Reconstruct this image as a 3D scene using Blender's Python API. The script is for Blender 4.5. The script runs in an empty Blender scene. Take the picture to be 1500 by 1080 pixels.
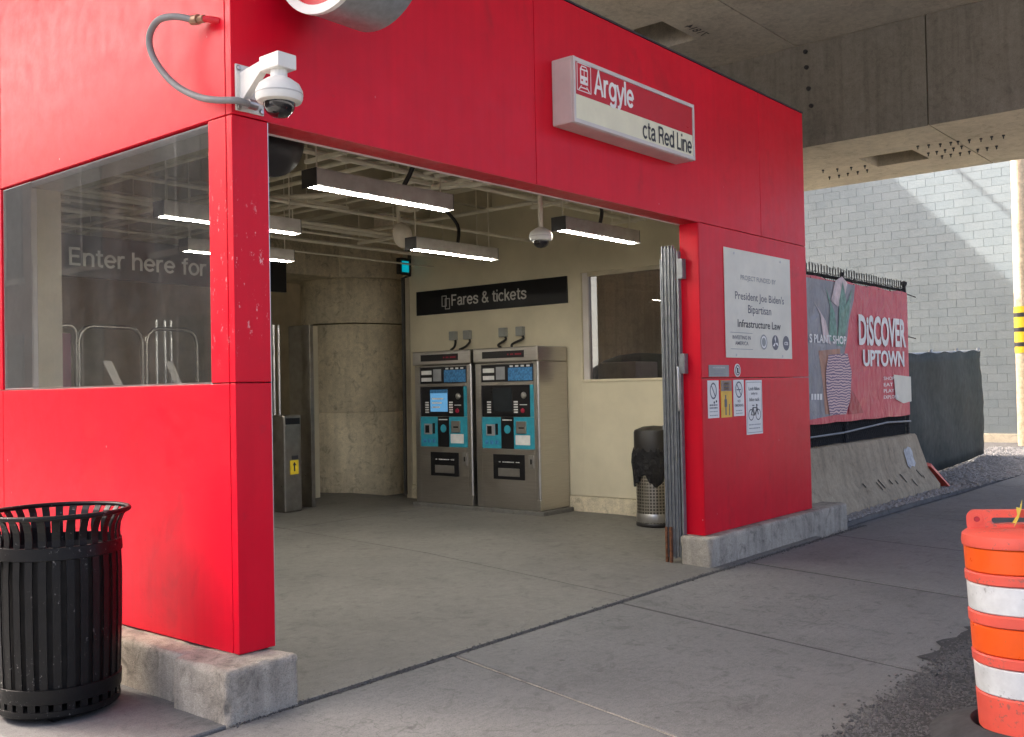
import bpy, bmesh, math, random
import numpy as np
from mathutils import Vector, Matrix, Euler
random.seed(7)
R = math.radians
sc = bpy.context.scene
col = sc.collection

# ------------------------------------------------------------------ camera
CAM = np.array([-3.015, -4.38, 1.6]); FPX = 1458.0
yaw, pitch, roll = R(39.9), math.atan(29/1458), R(1.14)
_fw = np.array([math.cos(yaw), math.sin(yaw), 0]); _rt = np.array([math.sin(yaw), -math.cos(yaw), 0]); _up = np.array([0, 0, 1.])
_f = _fw*math.cos(pitch)+_up*math.sin(pitch); _u = _up*math.cos(pitch)-_fw*math.sin(pitch)
_r2 = _rt*math.cos(roll)-_u*math.sin(roll); _u2 = _u*math.cos(roll)+_rt*math.sin(roll)
cam = bpy.data.cameras.new('camera'); cam.sensor_width = 36; cam.lens = FPX/1500*36; cam.clip_end = 2000; cam.clip_start = .05
co = bpy.data.objects.new('camera', cam); col.objects.link(co)
co.matrix_world = Matrix(((_r2[0], _u2[0], -_f[0], CAM[0]), (_r2[1], _u2[1], -_f[1], CAM[1]), (_r2[2], _u2[2], -_f[2], CAM[2]), (0, 0, 0, 1)))
sc.camera = co
def ray(x, y): return _f+_r2*(x-750)/FPX-_u2*(y-540)/FPX
def onX(x, y, a): d = ray(x, y); return CAM+d*((a-CAM[0])/d[0])
def onY(x, y, a): d = ray(x, y); return CAM+d*((a-CAM[1])/d[1])
def proj(p):
    d = np.array(p)-CAM; z = d@_f; return 750+FPX*(d@_r2)/z, 540-FPX*(d@_u2)/z

# ------------------------------------------------------------------ light
SUN_D = Vector((.20, -.68, -.733)).normalized()
world = bpy.data.worlds.new('World'); sc.world = world; world.use_nodes = True
nt = world.node_tree; bg = nt.nodes['Background']
sky = nt.nodes.new('ShaderNodeTexSky'); sky.sky_type = 'NISHITA'; sky.sun_disc = False
sky.sun_elevation = math.asin(-SUN_D.z); sky.sun_rotation = math.atan2(-SUN_D.x, -SUN_D.y)
sky.air_density = .45; sky.dust_density = 9.0; sky.ozone_density = .3
nt.links.new(sky.outputs[0], bg.inputs[0]); bg.inputs[1].default_value = 0.15
sl = bpy.data.lights.new('sun', 'SUN'); sl.energy = 3.0; sl.angle = R(0.55); sl.color = (1, .95, .87)
so = bpy.data.objects.new('sun', sl); col.objects.link(so); so.rotation_euler = SUN_D.to_track_quat('-Z', 'Y').to_euler(); so.location = (0, 30, 40)
sc.view_settings.view_transform = 'Standard'; sc.view_settings.look = 'None'
sc.view_settings.exposure = 2.62; sc.view_settings.gamma = 1.0
sc.cycles.use_denoising = True; sc.cycles.max_bounces = 10; sc.cycles.transparent_max_bounces = 12
sc.cycles.sample_clamp_indirect = 6

# ------------------------------------------------------------------ materials
MATS = {}
def newmat(name):
    m = bpy.data.materials.new(name); m.use_nodes = True; MATS[name] = m
    n = m.node_tree.nodes; b = n['Principled BSDF']; return m, m.node_tree, b
def link(t, a, b): t.links.new(a, b)
def noise(t, vec, scale, detail=6, rough=.6, dist=0):
    n = t.nodes.new('ShaderNodeTexNoise'); n.inputs['Scale'].default_value = scale; n.inputs['Detail'].default_value = detail
    n.inputs['Roughness'].default_value = rough; n.inputs['Distortion'].default_value = dist
    if vec is not None: link(t, vec, n.inputs['Vector'])
    return n.outputs[0]
def ramp(t, fac, stops):
    r = t.nodes.new('ShaderNodeValToRGB'); e = r.color_ramp.elements
    while len(e) < len(stops): e.new(.5)
    for k, (p, c) in enumerate(stops):
        e[k].position = p; e[k].color = (c[0], c[1], c[2], 1) if isinstance(c, (tuple, list)) else (c, c, c, 1)
    link(t, fac, r.inputs[0]); return r.outputs[0]
def mix(t, fac, a, b, mode='MIX'):
    n = t.nodes.new('ShaderNodeMixRGB'); n.blend_type = mode
    for k, v in ((0, fac), (1, a), (2, b)):
        if hasattr(v, 'is_linked'): link(t, v, n.inputs[k])
        elif isinstance(v, (tuple, list)): n.inputs[k].default_value = (v[0], v[1], v[2], 1)
        else: n.inputs[k].default_value = v if k == 0 else (v, v, v, 1)
    return n.outputs[0]
def coords(t, scale=(1, 1, 1), kind='pos'):
    if kind == 'pos': v = t.nodes.new('ShaderNodeNewGeometry').outputs['Position']
    else: v = t.nodes.new('ShaderNodeTexCoord').outputs['Object']
    if scale != (1, 1, 1):
        mp = t.nodes.new('ShaderNodeMapping'); mp.inputs['Scale'].default_value = scale; link(t, v, mp.inputs[0]); v = mp.outputs[0]
    return v
def bump(t, b, h, strength=.3, dist=.01, prev=None):
    n = t.nodes.new('ShaderNodeBump'); n.inputs['Strength'].default_value = strength; n.inputs['Distance'].default_value = dist
    link(t, h, n.inputs['Height'])
    if prev is not None: link(t, prev, n.inputs['Normal'])
    link(t, n.outputs[0], b.inputs['Normal']); return n.outputs[0]
def setc(b, c): b.inputs['Base Color'].default_value = (c[0], c[1], c[2], 1)
def plain(name, c, rough=.6, metal=0, var=.15, scale=6, bmp=.0, bscale=60, kind='obj', spec=.5):
    m, t, b = newmat(name); v = coords(t, kind=kind)
    n = noise(t, v, scale); lo = tuple(x*(1-var) for x in c); hi = tuple(min(1, x*(1+var)) for x in c)
    link(t, ramp(t, n, [(.3, lo), (.7, hi)]), b.inputs['Base Color'])
    b.inputs['Metallic'].default_value = metal; b.inputs['Specular IOR Level'].default_value = spec
    link(t, ramp(t, noise(t, v, scale*2.3), [(.3, max(0, rough-.08)), (.7, min(1, rough+.1))]), b.inputs['Roughness'])
    if bmp: bump(t, b, noise(t, v, bscale, 3), bmp, .004)
    return m
def emis(name, c, s):
    m, t, b = newmat(name); setc(b, c); b.inputs['Emission Color'].default_value = (*c, 1); b.inputs['Emission Strength'].default_value = s; return m

def conc(name, base, stain=.5, streak=0, rough=.85, blotch=1.2, fine=28, tint=(1, 1, 1), dark=.45, bmp=.35, broom=0):
    m, t, b = newmat(name); v = coords(t)
    c = tuple(base*k for k in tint)
    n1 = noise(t, v, blotch, 8, .65, .4); n2 = noise(t, v, fine, 5, .7); n3 = noise(t, v, 5.5, 8, .7, 1.2); n4 = noise(t, v, 170, 2, .5)
    k = ramp(t, n1, [(.28, tuple(x*(1-.38*stain) for x in c)), (.5, c), (.75, tuple(x*(1+.28*stain) for x in c))])
    k = mix(t, .55, k, ramp(t, n2, [(.25, .62), (.6, 1.0), (.8, 1.12)]), 'MULTIPLY')
    k = mix(t, stain, k, ramp(t, n3, [(.33, dark), (.47, 1.0)]), 'MULTIPLY')
    k = mix(t, .6, k, ramp(t, n4, [(.3, .5), (.5, 1.0), (.7, 1.15)]), 'MULTIPLY')
    pit = ramp(t, noise(t, v, 75, 2, .5), [(.66, 0.0), (.71, .55)])
    k = mix(t, pit, k, tuple(x*.35 for x in c))
    if broom:
        bs = noise(t, coords(t, (1.2, 40, 1)), 2.0, 4, .6); k = mix(t, broom, k, ramp(t, bs, [(.3, .72), (.65, 1.08)]), 'MULTIPLY')
        vg = t.nodes.new('ShaderNodeTexVoronoi'); vg.inputs['Scale'].default_value = 2.6; link(t, v, vg.inputs['Vector'])
        k = mix(t, ramp(t, vg.outputs['Distance'], [(.035, .55), (.055, 0.0)]), k, tuple(x*.4 for x in c))
        ck = t.nodes.new('ShaderNodeTexVoronoi'); ck.feature = 'DISTANCE_TO_EDGE'; ck.inputs['Scale'].default_value = .42; dv_ = t.nodes.new('ShaderNodeVectorMath'); dv_.operation = 'ADD'; nz_ = t.nodes.new('ShaderNodeTexNoise'); nz_.inputs['Scale'].default_value = 2.5; nz_.inputs['Detail'].default_value = 6; link(t, v, nz_.inputs['Vector']); link(t, v, dv_.inputs[0]); link(t, nz_.outputs['Color'], dv_.inputs[1]); link(t, dv_.outputs[0], ck.inputs['Vector'])
        cm = mix(t, 1, ramp(t, ck.outputs['Distance'], [(.001, .45), (.004, 0.0)]), ramp(t, noise(t, v, .35, 2), [(.58, 0.0), (.64, 1.0)]), 'MULTIPLY'); k = mix(t, cm, k, tuple(x*.3 for x in c))
        sp_ = ramp(t, noise(t, v, 3.3, 5, .6, .5), [(.66, 0.0), (.74, .5)]); k = mix(t, sp_, k, tuple(x*.45 for x in c))
    if streak:
        s = noise(t, coords(t, (9, 9, .5)), 1.0, 6, .6, .3)
        k = mix(t, streak, k, ramp(t, s, [(.36, .45), (.56, 1.0)]), 'MULTIPLY')
    link(t, k, b.inputs['Base Color']); b.inputs['Roughness'].default_value = rough; b.inputs['Specular IOR Level'].default_value = .3
    p = bump(t, b, n2, bmp, .008); bump(t, b, n4, bmp*.6, .003, p)
    return m

def red_paint(name, c, rough):
    m, t, b = newmat(name); v = coords(t)
    n1 = noise(t, v, 1.1, 6, .6, .3); n2 = noise(t, v, 9, 8, .7); st = noise(t, coords(t, (14, 14, .55)), 1, 6, .6)
    k = ramp(t, n1, [(.3, tuple(x*.86 for x in c)), (.7, tuple(min(1, x*1.05) for x in c))])
    k = mix(t, .35, k, ramp(t, st, [(.3, .8), (.6, 1.0)]), 'MULTIPLY')
    # grime towards scuffed patches, its own shape
    k = mix(t, ramp(t, n2, [(.62, 0.0), (.8, .35)]), k, (.22, .05, .06))
    # tiny pale chips and drips
    vo = t.nodes.new('ShaderNodeTexVoronoi'); vo.inputs['Scale'].default_value = 5.5; vo.inputs['Randomness'].default_value = 1; link(t, coords(t, (1.6, 1.6, .9)), vo.inputs['Vector'])
    ch = ramp(t, vo.outputs['Distance'], [(.028, 1.0), (.045, 0.0)])
    gate = ramp(t, noise(t, v, 1.7, 3), [(.5, 0.0), (.6, 1.0)])
    ch = mix(t, 1, ch, gate, 'MULTIPLY')
    k = mix(t, ch, k, (.75, .42, .42))
    sc2 = noise(t, v, 34, 4, .7); sg = ramp(t, noise(t, v, .9, 3), [(.52, 0.0), (.66, 1.0)])
    sd = mix(t, 1, ramp(t, sc2, [(.68, 0.0), (.72, .8)]), sg, 'MULTIPLY')
    k = mix(t, sd, k, (.25, .02, .03))
    # rubbed pale scratches on the corner pier, and dull worn patches
    ds = t.nodes.new('ShaderNodeVectorMath'); ds.operation = 'DISTANCE'; ds.inputs[1].default_value = (0, .12, 2.25); link(t, v, ds.inputs[0])
    near = ramp(t, ds.outputs['Value'], [(.25, 1.0), (.55, 0.0)]); sr = ramp(t, noise(t, coords(t, (26, 26, 11)), 1, 6, .75), [(.60, 0.0), (.64, .8)])
    k = mix(t, mix(t, 1, near, sr, 'MULTIPLY'), k, (.80, .45, .45))
    k = mix(t, ramp(t, noise(t, coords(t, (1, 1, .6)), 2.2, 6, .65, .8), [(.58, 0.0), (.72, .45)]), k, (.42, .012, .02))
    link(t, k, b.inputs['Base Color'])
    link(t, ramp(t, n2, [(.25, rough-.05), (.75, rough+.14)]), b.inputs['Roughness'])
    b.inputs['Specular IOR Level'].default_value = .24
    p = bump(t, b, noise(t, v, 90, 3, .5), .12, .002); bump(t, b, noise(t, v, 2.0, 2), .10, .03, p)
    return m

red_paint('red', (.74, .002, .022), .34)
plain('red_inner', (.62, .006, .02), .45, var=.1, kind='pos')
conc('conc_slab', .185, .62, 0, .85, .7, 22, (.985, .97, .92), .55, broom=.35)
conc('conc_floor', .175, .65, 0, .62, .55, 14, (1.0, .955, .86), .55, broom=.35)
conc('conc_far', .19, .6, 0, .85, .8, 22, (.985, .97, .92), .55, broom=.35)
conc('conc_curb', .44, .8, .45, .9, 2.5, 30, (1.0, .90, .74), .40, .9)
conc('conc_via', .74, .5, .15, .9, .6, 12, (1.0, .92, .78), .6)
conc('conc_girder', .60, .6, 0, .9, .7, 8, (1.0, .89, .68), .6)
conc('conc_barrier', .44, .6, .4, .9, 1.5, 25, (1.0, .83, .58), .6, .6)
conc('conc_column', .72, .85, .25, .85, 1.3, 18, (1.0, .88, .64), .55, .4)
conc('conc_face_shade', .31, .5, .3, .9, .7, 10, (1.0, .92, .80), .65)  # girder concrete darkened: the shade of its face is put into the colour
conc('patch_paint', .62, .7, .5, .9, 6, 30, (1, 1, .98), .5)
conc('mortar', .19, .1, 0, .9, 1.2, 28, (.9, 1, 1.03), .8)
conc('asphalt', .06, .7, 0, .95, 1.0, 40, (1, .98, .95), .6, .9)
conc('gravel_bed', .17, .6, 0, .95, 3, 60, (1, .97, .92), .4, .9)
conc('stone', .32, .6, 0, .9, 30, 80, (1, .97, .93), .5)
conc('crumb', .11, .9, 0, .9, 60, 120, (1, .97, .93), .4)
conc('ground', .2, .5, 0, .95, .3, 12)
def block_mat(name, lo, hi):
    m, t, b = newmat(name); v = coords(t); oi = t.nodes.new('ShaderNodeObjectInfo')
    k = ramp(t, oi.outputs['Random'], [(0, lo), (1, hi)])
    k = mix(t, .5, k, ramp(t, noise(t, v, 1.2, 6, .6, .3), [(.3, .78), (.65, 1.06)]), 'MULTIPLY')
    k = mix(t, .3, k, ramp(t, noise(t, v, 60, 4), [(.3, .7), (.6, 1.05)]), 'MULTIPLY')
    link(t, k, b.inputs['Base Color']); b.inputs['Roughness'].default_value = .75; bump(t, b, noise(t, v, 45, 4), .5, .006)
block_mat('cmu', (.162, .196, .212), (.180, .212, .226))
plain('cream', (.66, .60, .44), .6, var=.1, scale=1.5, bmp=.15, bscale=40, kind='pos')
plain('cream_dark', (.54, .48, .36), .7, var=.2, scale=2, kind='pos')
plain('ceiling', (.50, .45, .34), .8, var=.3, scale=1.5, kind='pos')
plain('conduit', (.70, .65, .53), .5, var=.12)
plain('alu', (.55, .54, .53), .38, 1, .12, 8)
plain('alu_paint', (.62, .58, .55), .45, 0, .08, 4)
plain('fixture', (.30, .27, .235), .5, .2, .2, 8)
plain('galv', (.42, .45, .48), .42, .75, .18, 25)
plain('gate_grey', (.21, .22, .23), .5, .4, .2, 14)
plain('rust', (.16, .06, .025), .85, 0, .6, 40, .4, 90)
plain('white_paint', (.74, .73, .68), .45, 0, .08, 7)
plain('sign_white', (.78, .77, .73), .4, 0, .05, 5)
plain('sign_cream', (.80, .76, .56), .4, 0, .07, 4)
plain('sign_red', (.56, .004, .016), .35, 0, .08, 4)
plain('poster_metal', (.70, .67, .56), .35, 0, .1, 2.5)
plain('ink', (.03, .03, .035), .5)
plain('ink_soft', (.13, .13, .15), .5)
plain('ink_grey', (.28, .29, .3), .5)
plain('letter_white', (.85, .83, .80), .45, var=.05)
plain('letter_grey', (.50, .49, .46), .5)
plain('sign_black', (.006, .006, .008), .35, var=.3)
plain('black_paint', (.004, .004, .0045), .45, 0, .4, 18, .25, 70, spec=.25)
def speckle(nm, c, thr=.7):
    t = M_[nm].node_tree; b = t.nodes['Principled BSDF']; v = coords(t, kind='pos'); src = b.inputs['Base Color'].links[0].from_socket
    f = ramp(t, noise(t, v, 48, 4, .7), [(thr, 0.0), (thr+.04, .9)]); gt = ramp(t, noise(t, v, 6, 4, .7), [(.52, 0.0), (.62, 1.0)])
    link(t, mix(t, mix(t, 1, f, gt, 'MULTIPLY'), src, c), b.inputs['Base Color'])
M_ = MATS; speckle('black_paint', (.20, .19, .18), .62)
plain('black_plastic', (.02, .018, .017), .45, 0, .3, 6)
plain('liner', (.012, .011, .01), .9)
plain('rubber', (.04, .041, .043), .75, 0, .35, 9, .4, 50)
plain('orange', (.74, .10, .065), .45, 0, .1, 5, .1, 60)
plain('orange_tape', (.84, .10, .008), .35, 0, .08, 6)
plain('white_tape', (.62, .64, .63), .4, 0, .22, 7)
plain('yellow', (.75, .55, .03), .5)
plain('yellow_sign', (.80, .48, .06), .5)
plain('grey_plate', (.30, .31, .29), .5)
plain('brown_plate', (.28, .2, .16), .5)
plain('leaf', (.55, .45, .06), .6)
plain('wood_pole', (.55, .44, .30), .85, 0, .3, 10, .4, 60)
plain('hose', (.20, .20, .20), .55, 0, .15, 10)
plain('brass', (.32, .2, .13), .5, .6, .2, 20)
plain('tarp_green', (.011, .022, .020), .75, 0, .3, 3, .4, 25)
plain('box_tan', (.32, .29, .24), .7)
plain('banner_red', (.62, .06, .085), .42, 0, .08, 2)
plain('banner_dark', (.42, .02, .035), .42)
plain('banner_grey', (.24, .24, .26), .42, 0, .3, 2.5)
plain('banner_brown', (.42, .2, .13), .45, 0, .3, 5)
plain('banner_green', (.12, .26, .2), .45, 0, .5, 9)
plain('banner_pale', (.62, .5, .5), .45, 0, .3, 9)
plain('chain', (.025, .025, .027), .5, .3)
plain('turn_steel', (.34, .32, .29), .35, 1, .2, 6)
plain('maroon', (.13, .035, .06), .6)
plain('machine_blue', (.03, .30, .40), .4, 0, .15, 12)
plain('paper_blue', (.05, .20, .42), .4, 0, .5, 35)
plain('brick', (.13, .07, .05), .9, 0, .4, 3, .3, 30, 'pos')
plain('brick_glass', (.02, .025, .03), .1)
plain('dim_glass', (.02, .022, .025), .55, spec=.2)
plain('label_white', (.7, .7, .68), .5)
for nm in ('banner_red', 'banner_grey', 'banner_dark', 'banner_brown', 'banner_green', 'banner_pale'):
    m = MATS[nm]; t = m.node_tree; b = t.nodes['Principled BSDF']
    bump(t, b, noise(t, coords(t, (1.3, 1, .8)), 3.2, 4, .5, 1.5), .7, .06)
speckle('orange', (.36, .12, .09), .57); speckle('white_tape', (.30, .30, .28), .58); speckle('orange_tape', (.5, .12, .05), .66)
# striped planter print
m, t, b = newmat('banner_pot'); w = t.nodes.new('ShaderNodeTexWave'); w.inputs['Scale'].default_value = 9; w.inputs['Distortion'].default_value = 6; w.bands_direction = 'Z'
link(t, coords(t), w.inputs[0]); link(t, ramp(t, w.outputs[0], [(.45, (.62, .42, .42)), (.6, (.13, .07, .17))]), b.inputs['Base Color']); b.inputs['Roughness'].default_value = .42
# brushed stainless
m, t, b = newmat('stainless'); v = coords(t, (1, 1, 60)); b.inputs['Metallic'].default_value = 1
link(t, ramp(t, noise(t, v, 3, 4), [(.3, (.48, .455, .425)), (.7, (.60, .575, .54))]), b.inputs['Base Color'])
link(t, ramp(t, noise(t, coords(t), 2.5, 5), [(.3, .3), (.7, .44)]), b.inputs['Roughness'])
# perforated bin shell
m, t, b = newmat('bin_steel'); b.inputs['Metallic'].default_value = 1; b.inputs['Roughness'].default_value = .32
br = t.nodes.new('ShaderNodeTexBrick'); br.offset = 0; br.inputs['Scale'].default_value = 1; br.inputs['Brick Width'].default_value = .035; br.inputs['Row Height'].default_value = .035; br.inputs['Mortar Size'].default_value = .006
br.inputs['Color1'].default_value = (.16, .15, .14, 1); br.inputs['Color2'].default_value = (.2, .19, .17, 1); br.inputs['Mortar'].default_value = (.62, .58, .52, 1)
tc = t.nodes.new('ShaderNodeUVMap'); link(t, tc.outputs[0], br.inputs[0]); link(t, br.outputs[0], b.inputs['Base Color'])
# glass
def glass(name, tint, dirt, dirtc=(.5, .5, .48)):
    m, t, b = newmat(name); t.nodes.remove(b); out = t.nodes['Material Output']; v = coords(t)
    tr = t.nodes.new('ShaderNodeBsdfTransparent'); tr.inputs[0].default_value = (*tint, 1)
    gl = t.nodes.new('ShaderNodeBsdfGlossy'); gl.inputs['Roughness'].default_value = .015
    fr = t.nodes.new('ShaderNodeFresnel'); fr.inputs[0].default_value = 1.55
    a = t.nodes.new('ShaderNodeMixShader'); link(t, fr.outputs[0], a.inputs[0]); link(t, tr.outputs[0], a.inputs[1]); link(t, gl.outputs[0], a.inputs[2])
    df = t.nodes.new('ShaderNodeBsdfDiffuse'); df.inputs[0].default_value = (*dirtc, 1)
    s = noise(t, coords(t, (2, 2, 1.3)), 1.2, 7, .7); f = noise(t, v, 25, 6, .75)
    k = mix(t, 1, ramp(t, s, [(.3, dirt*.4), (.75, dirt*1.8)]), ramp(t, f, [(.3, .6), (.75, 1.5)]), 'MULTIPLY')
    scr = t.nodes.new('ShaderNodeTexVoronoi'); scr.inputs['Scale'].default_value = 4; link(t, coords(t, (1, 1, .4)), scr.inputs['Vector'])
    k = mix(t, ramp(t, scr.outputs['Distance'], [(.012, .35), (.03, 0.0)]), k, 1.0)
    c = t.nodes.new('ShaderNodeMixShader'); link(t, k, c.inputs[0]); link(t, a.outputs[0], c.inputs[1]); link(t, df.outputs[0], c.inputs[2])
    link(t, c.outputs[0], out.inputs[0])
glass('glass_side', (.54, .56, .54), .055); glass('glass_wall', (.6, .56, .54), .05)
m, t, b = newmat('smoked_dome'); setc(b, (.012, .011, .012)); b.inputs['Roughness'].default_value = .06; b.inputs['Coat Weight'].default_value = .5
m, t, b = newmat('bag'); setc(b, (.012, .012, .014)); b.inputs['Roughness'].default_value = .22; v = coords(t, (1, 1, .7), 'obj')
bump(t, b, noise(t, v, 9, 5, .6, 2.5), 1.0, .06)
emis('tube', (1, .95, .85), 34.0); emis('led_red', (.25, .01, .03), .03); emis('screen_lit', (.10, .28, .5), .12); emis('signal_blue', (.0, .40, .50), .12)
M = MATS

# ------------------------------------------------------------------ helpers
class MB:
    def __init__(s): s.v = []; s.f = []; s.sm = []; s.uv = {}
    def add(s, vs, fs, smooth=False):
        o = len(s.v); s.v += [tuple(map(float, p)) for p in vs]; s.f += [tuple(i+o for i in f) for f in fs]; s.sm += [smooth]*len(fs); return s
    def box(s, x0, x1, y0, y1, z0, z1, bev=0):
        if bev <= 0:
            vs = [(x, y, z) for x in (x0, x1) for y in (y0, y1) for z in (z0, z1)]
            return s.add(vs, [(0, 1, 3, 2), (4, 6, 7, 5), (0, 4, 5, 1), (2, 3, 7, 6), (0, 2, 6, 4), (1, 5, 7, 3)])
        bm = bmesh.new(); bmesh.ops.create_cube(bm, size=1)
        for q in bm.verts: q.co = ((x0+x1)/2+q.co.x*(x1-x0), (y0+y1)/2+q.co.y*(y1-y0), (z0+z1)/2+q.co.z*(z1-z0))
        bmesh.ops.bevel(bm, geom=bm.edges[:], offset=bev, segments=2, affect='EDGES', profile=.6)
        bm.verts.ensure_lookup_table(); s.add([q.co[:] for q in bm.verts], [[q.index for q in f.verts] for f in bm.faces]); bm.free(); return s
    def prism(s, pts, z0, z1):              # polygon in xy extruded in z
        n = len(pts); vs = [(p[0], p[1], z0) for p in pts]+[(p[0], p[1], z1) for p in pts]
        return s.add(vs, [tuple(range(n-1, -1, -1)), tuple(range(n, 2*n))]+[(i, (i+1) % n, n+(i+1) % n, n+i) for i in range(n)])
    def prismX(s, pts, x0, x1):             # polygon in (y,z) extruded in x
        n = len(pts); vs = [(x0, p[0], p[1]) for p in pts]+[(x1, p[0], p[1]) for p in pts]
        return s.add(vs, [tuple(range(n-1, -1, -1)), tuple(range(n, 2*n))]+[(i, (i+1) % n, n+(i+1) % n, n+i) for i in range(n)])
    def tube(s, pts, r, n=10, cap=True):
        pts = [Vector(p) for p in pts]; rs = r if isinstance(r, (list, tuple)) else [r]*len(pts)
        vs = []; fs = []; prev = None
        for i, p in enumerate(pts):
            d = (pts[min(i+1, len(pts)-1)]-pts[max(i-1, 0)]).normalized()
            a = prev if prev is not None else (Vector((0, 0, 1)) if abs(d.z) < .9 else Vector((1, 0, 0)))
            a = (a-d*a.dot(d)).normalized(); b = d.cross(a); prev = a
            vs += [p+(a*math.cos(2*math.pi*k/n)+b*math.sin(2*math.pi*k/n))*rs[i] for k in range(n)]
        for i in range(len(pts)-1):
            for k in range(n): fs.append((i*n+k, i*n+(k+1) % n, (i+1)*n+(k+1) % n, (i+1)*n+k))
        s.add(vs, fs, True)
        if cap: s.add([vs[k] for k in range(n)], [tuple(range(n-1, -1, -1))]); s.add([vs[-n+k] for k in range(n)], [tuple(range(n))])
        return s
    def lathe(s, prof, n=32, c=(0, 0, 0), axis='z', closed=False):
        vs = []; fs = []; m_ = len(prof)
        for r, z in prof:
            for k in range(n):
                a = 2*math.pi*k/n; x, y = r*math.cos(a), r*math.sin(a)
                p = (x, y, z) if axis == 'z' else ((z, x, y) if axis == 'x' else (x, z, y))
                vs.append((c[0]+p[0], c[1]+p[1], c[2]+p[2]))
        for i in range(m_-1 if not closed else m_):
            j = (i+1) % m_
            for k in range(n): fs.append((i*n+k, i*n+(k+1) % n, j*n+(k+1) % n, j*n+k))
        return s.add(vs, fs, True)
    def build(s, name, mat, parent=None, world=False, recalc=True):
        me = bpy.data.meshes.new(name); vs = s.v
        if world and parent is not None:
            l = Vector(); q = parent
            while q is not None: l += q.location; q = q.parent
            vs = [(x-l.x, y-l.y, z-l.z) for x, y, z in vs]
        me.from_pydata(vs, [], s.f); me.polygons.foreach_set('use_smooth', s.sm); me.materials.append(M[mat])
        if recalc:
            bm = bmesh.new(); bm.from_mesh(me); bmesh.ops.recalc_face_normals(bm, faces=bm.faces); bm.to_mesh(me); bm.free()
        if any(s.sm):
            try: me.set_sharp_from_angle(angle=R(40))
            except Exception: pass
        o = bpy.data.objects.new(name, me); col.objects.link(o); o.parent = parent; return o
def tag(o, label=None, cat=None, group=None, kind=None):
    for k, v in (('label', label), ('category', cat), ('group', group), ('kind', kind)):
        if v: o[k] = v
    return o
def thing(name, loc, label, cat, group=None, rz=0):
    o = bpy.data.objects.new(name, None); col.objects.link(o); o.location = loc; o.rotation_euler.z = rz; o.empty_display_size = .1
    return tag(o, label, cat, group)
def copy_tree(o, parent=None):
    c = o.copy(); col.objects.link(c); c.parent = parent
    for ch in list(o.children): copy_tree(ch, c)
    return c
def B(*a, **k): return MB().box(*a, **k)
def smooth(P, n=6):
    out = []; Q = [Vector(p) for p in P]
    for i in range(len(Q)-1):
        p0, p1, p2, p3 = Q[max(i-1, 0)], Q[i], Q[i+1], Q[min(i+2, len(Q)-1)]
        for k in range(n):
            t_ = k/n; out.append(.5*((2*p1)+(-p0+p2)*t_+(2*p0-5*p1+4*p2-p3)*t_*t_+(-p0+3*p1-3*p2+p3)*t_**3))
    return out+[Q[-1]]
def text(s, name, mat, parent, p0, width, height, face='-y', bold=.0, depth=.002, rot=0, world=True):
    """flat lettering: p0 = lower-left corner, baseline box width x height, on a wall facing -y or -x"""
    cu = bpy.data.curves.new('t', 'FONT'); cu.body = s; cu.offset = bold; cu.extrude = .0; cu.resolution_u = 3
    ob = bpy.data.objects.new('t', cu); col.objects.link(ob); dg = bpy.context.evaluated_depsgraph_get()
    me = bpy.data.meshes.new_from_object(ob.evaluated_get(dg)); bpy.data.objects.remove(ob)
    v = np.array([q.co[:] for q in me.vertices]); mn = v.min(0); mx = v.max(0)
    sx = width/(mx[0]-mn[0]); sy = height/(mx[1]-mn[1])
    l = Vector(); q = parent
    while q is not None: l += q.location; q = q.parent
    for vert in me.vertices:
        a = (vert.co.x-mn[0])*sx; b = (vert.co.y-mn[1])*sy
        if rot: a, b = width-a, height-b
        if face == '-y': p = Vector((p0[0]+a, p0[1], p0[2]+b))
        elif face == '-x': p = Vector((p0[0], p0[1]-a, p0[2]+b))
        else: p = Vector((p0[0]+a, p0[1]+b, p0[2]))    # face down/up, in xy
        vert.co = p-l if world else p
    me.materials.clear(); me.materials.append(M[mat]); me.name = name
    o = bpy.data.objects.new(name, me); col.objects.link(o); o.parent = parent; return o
def _arc(cx, cy, rx, ry, a0, a1, n=14): return [(cx+rx*math.cos(R(a0+(a1-a0)*k/n)), cy+ry*math.sin(R(a0+(a1-a0)*k/n))) for k in range(n+1)]
def _cv(P, n=4): return [(p.x, p.y) for p in smooth([(a, b, 0) for a, b in P], n)]
_O = _arc(.315, .355, .235, .30, 0, 360, 22)[:-1]+['c']
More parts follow.
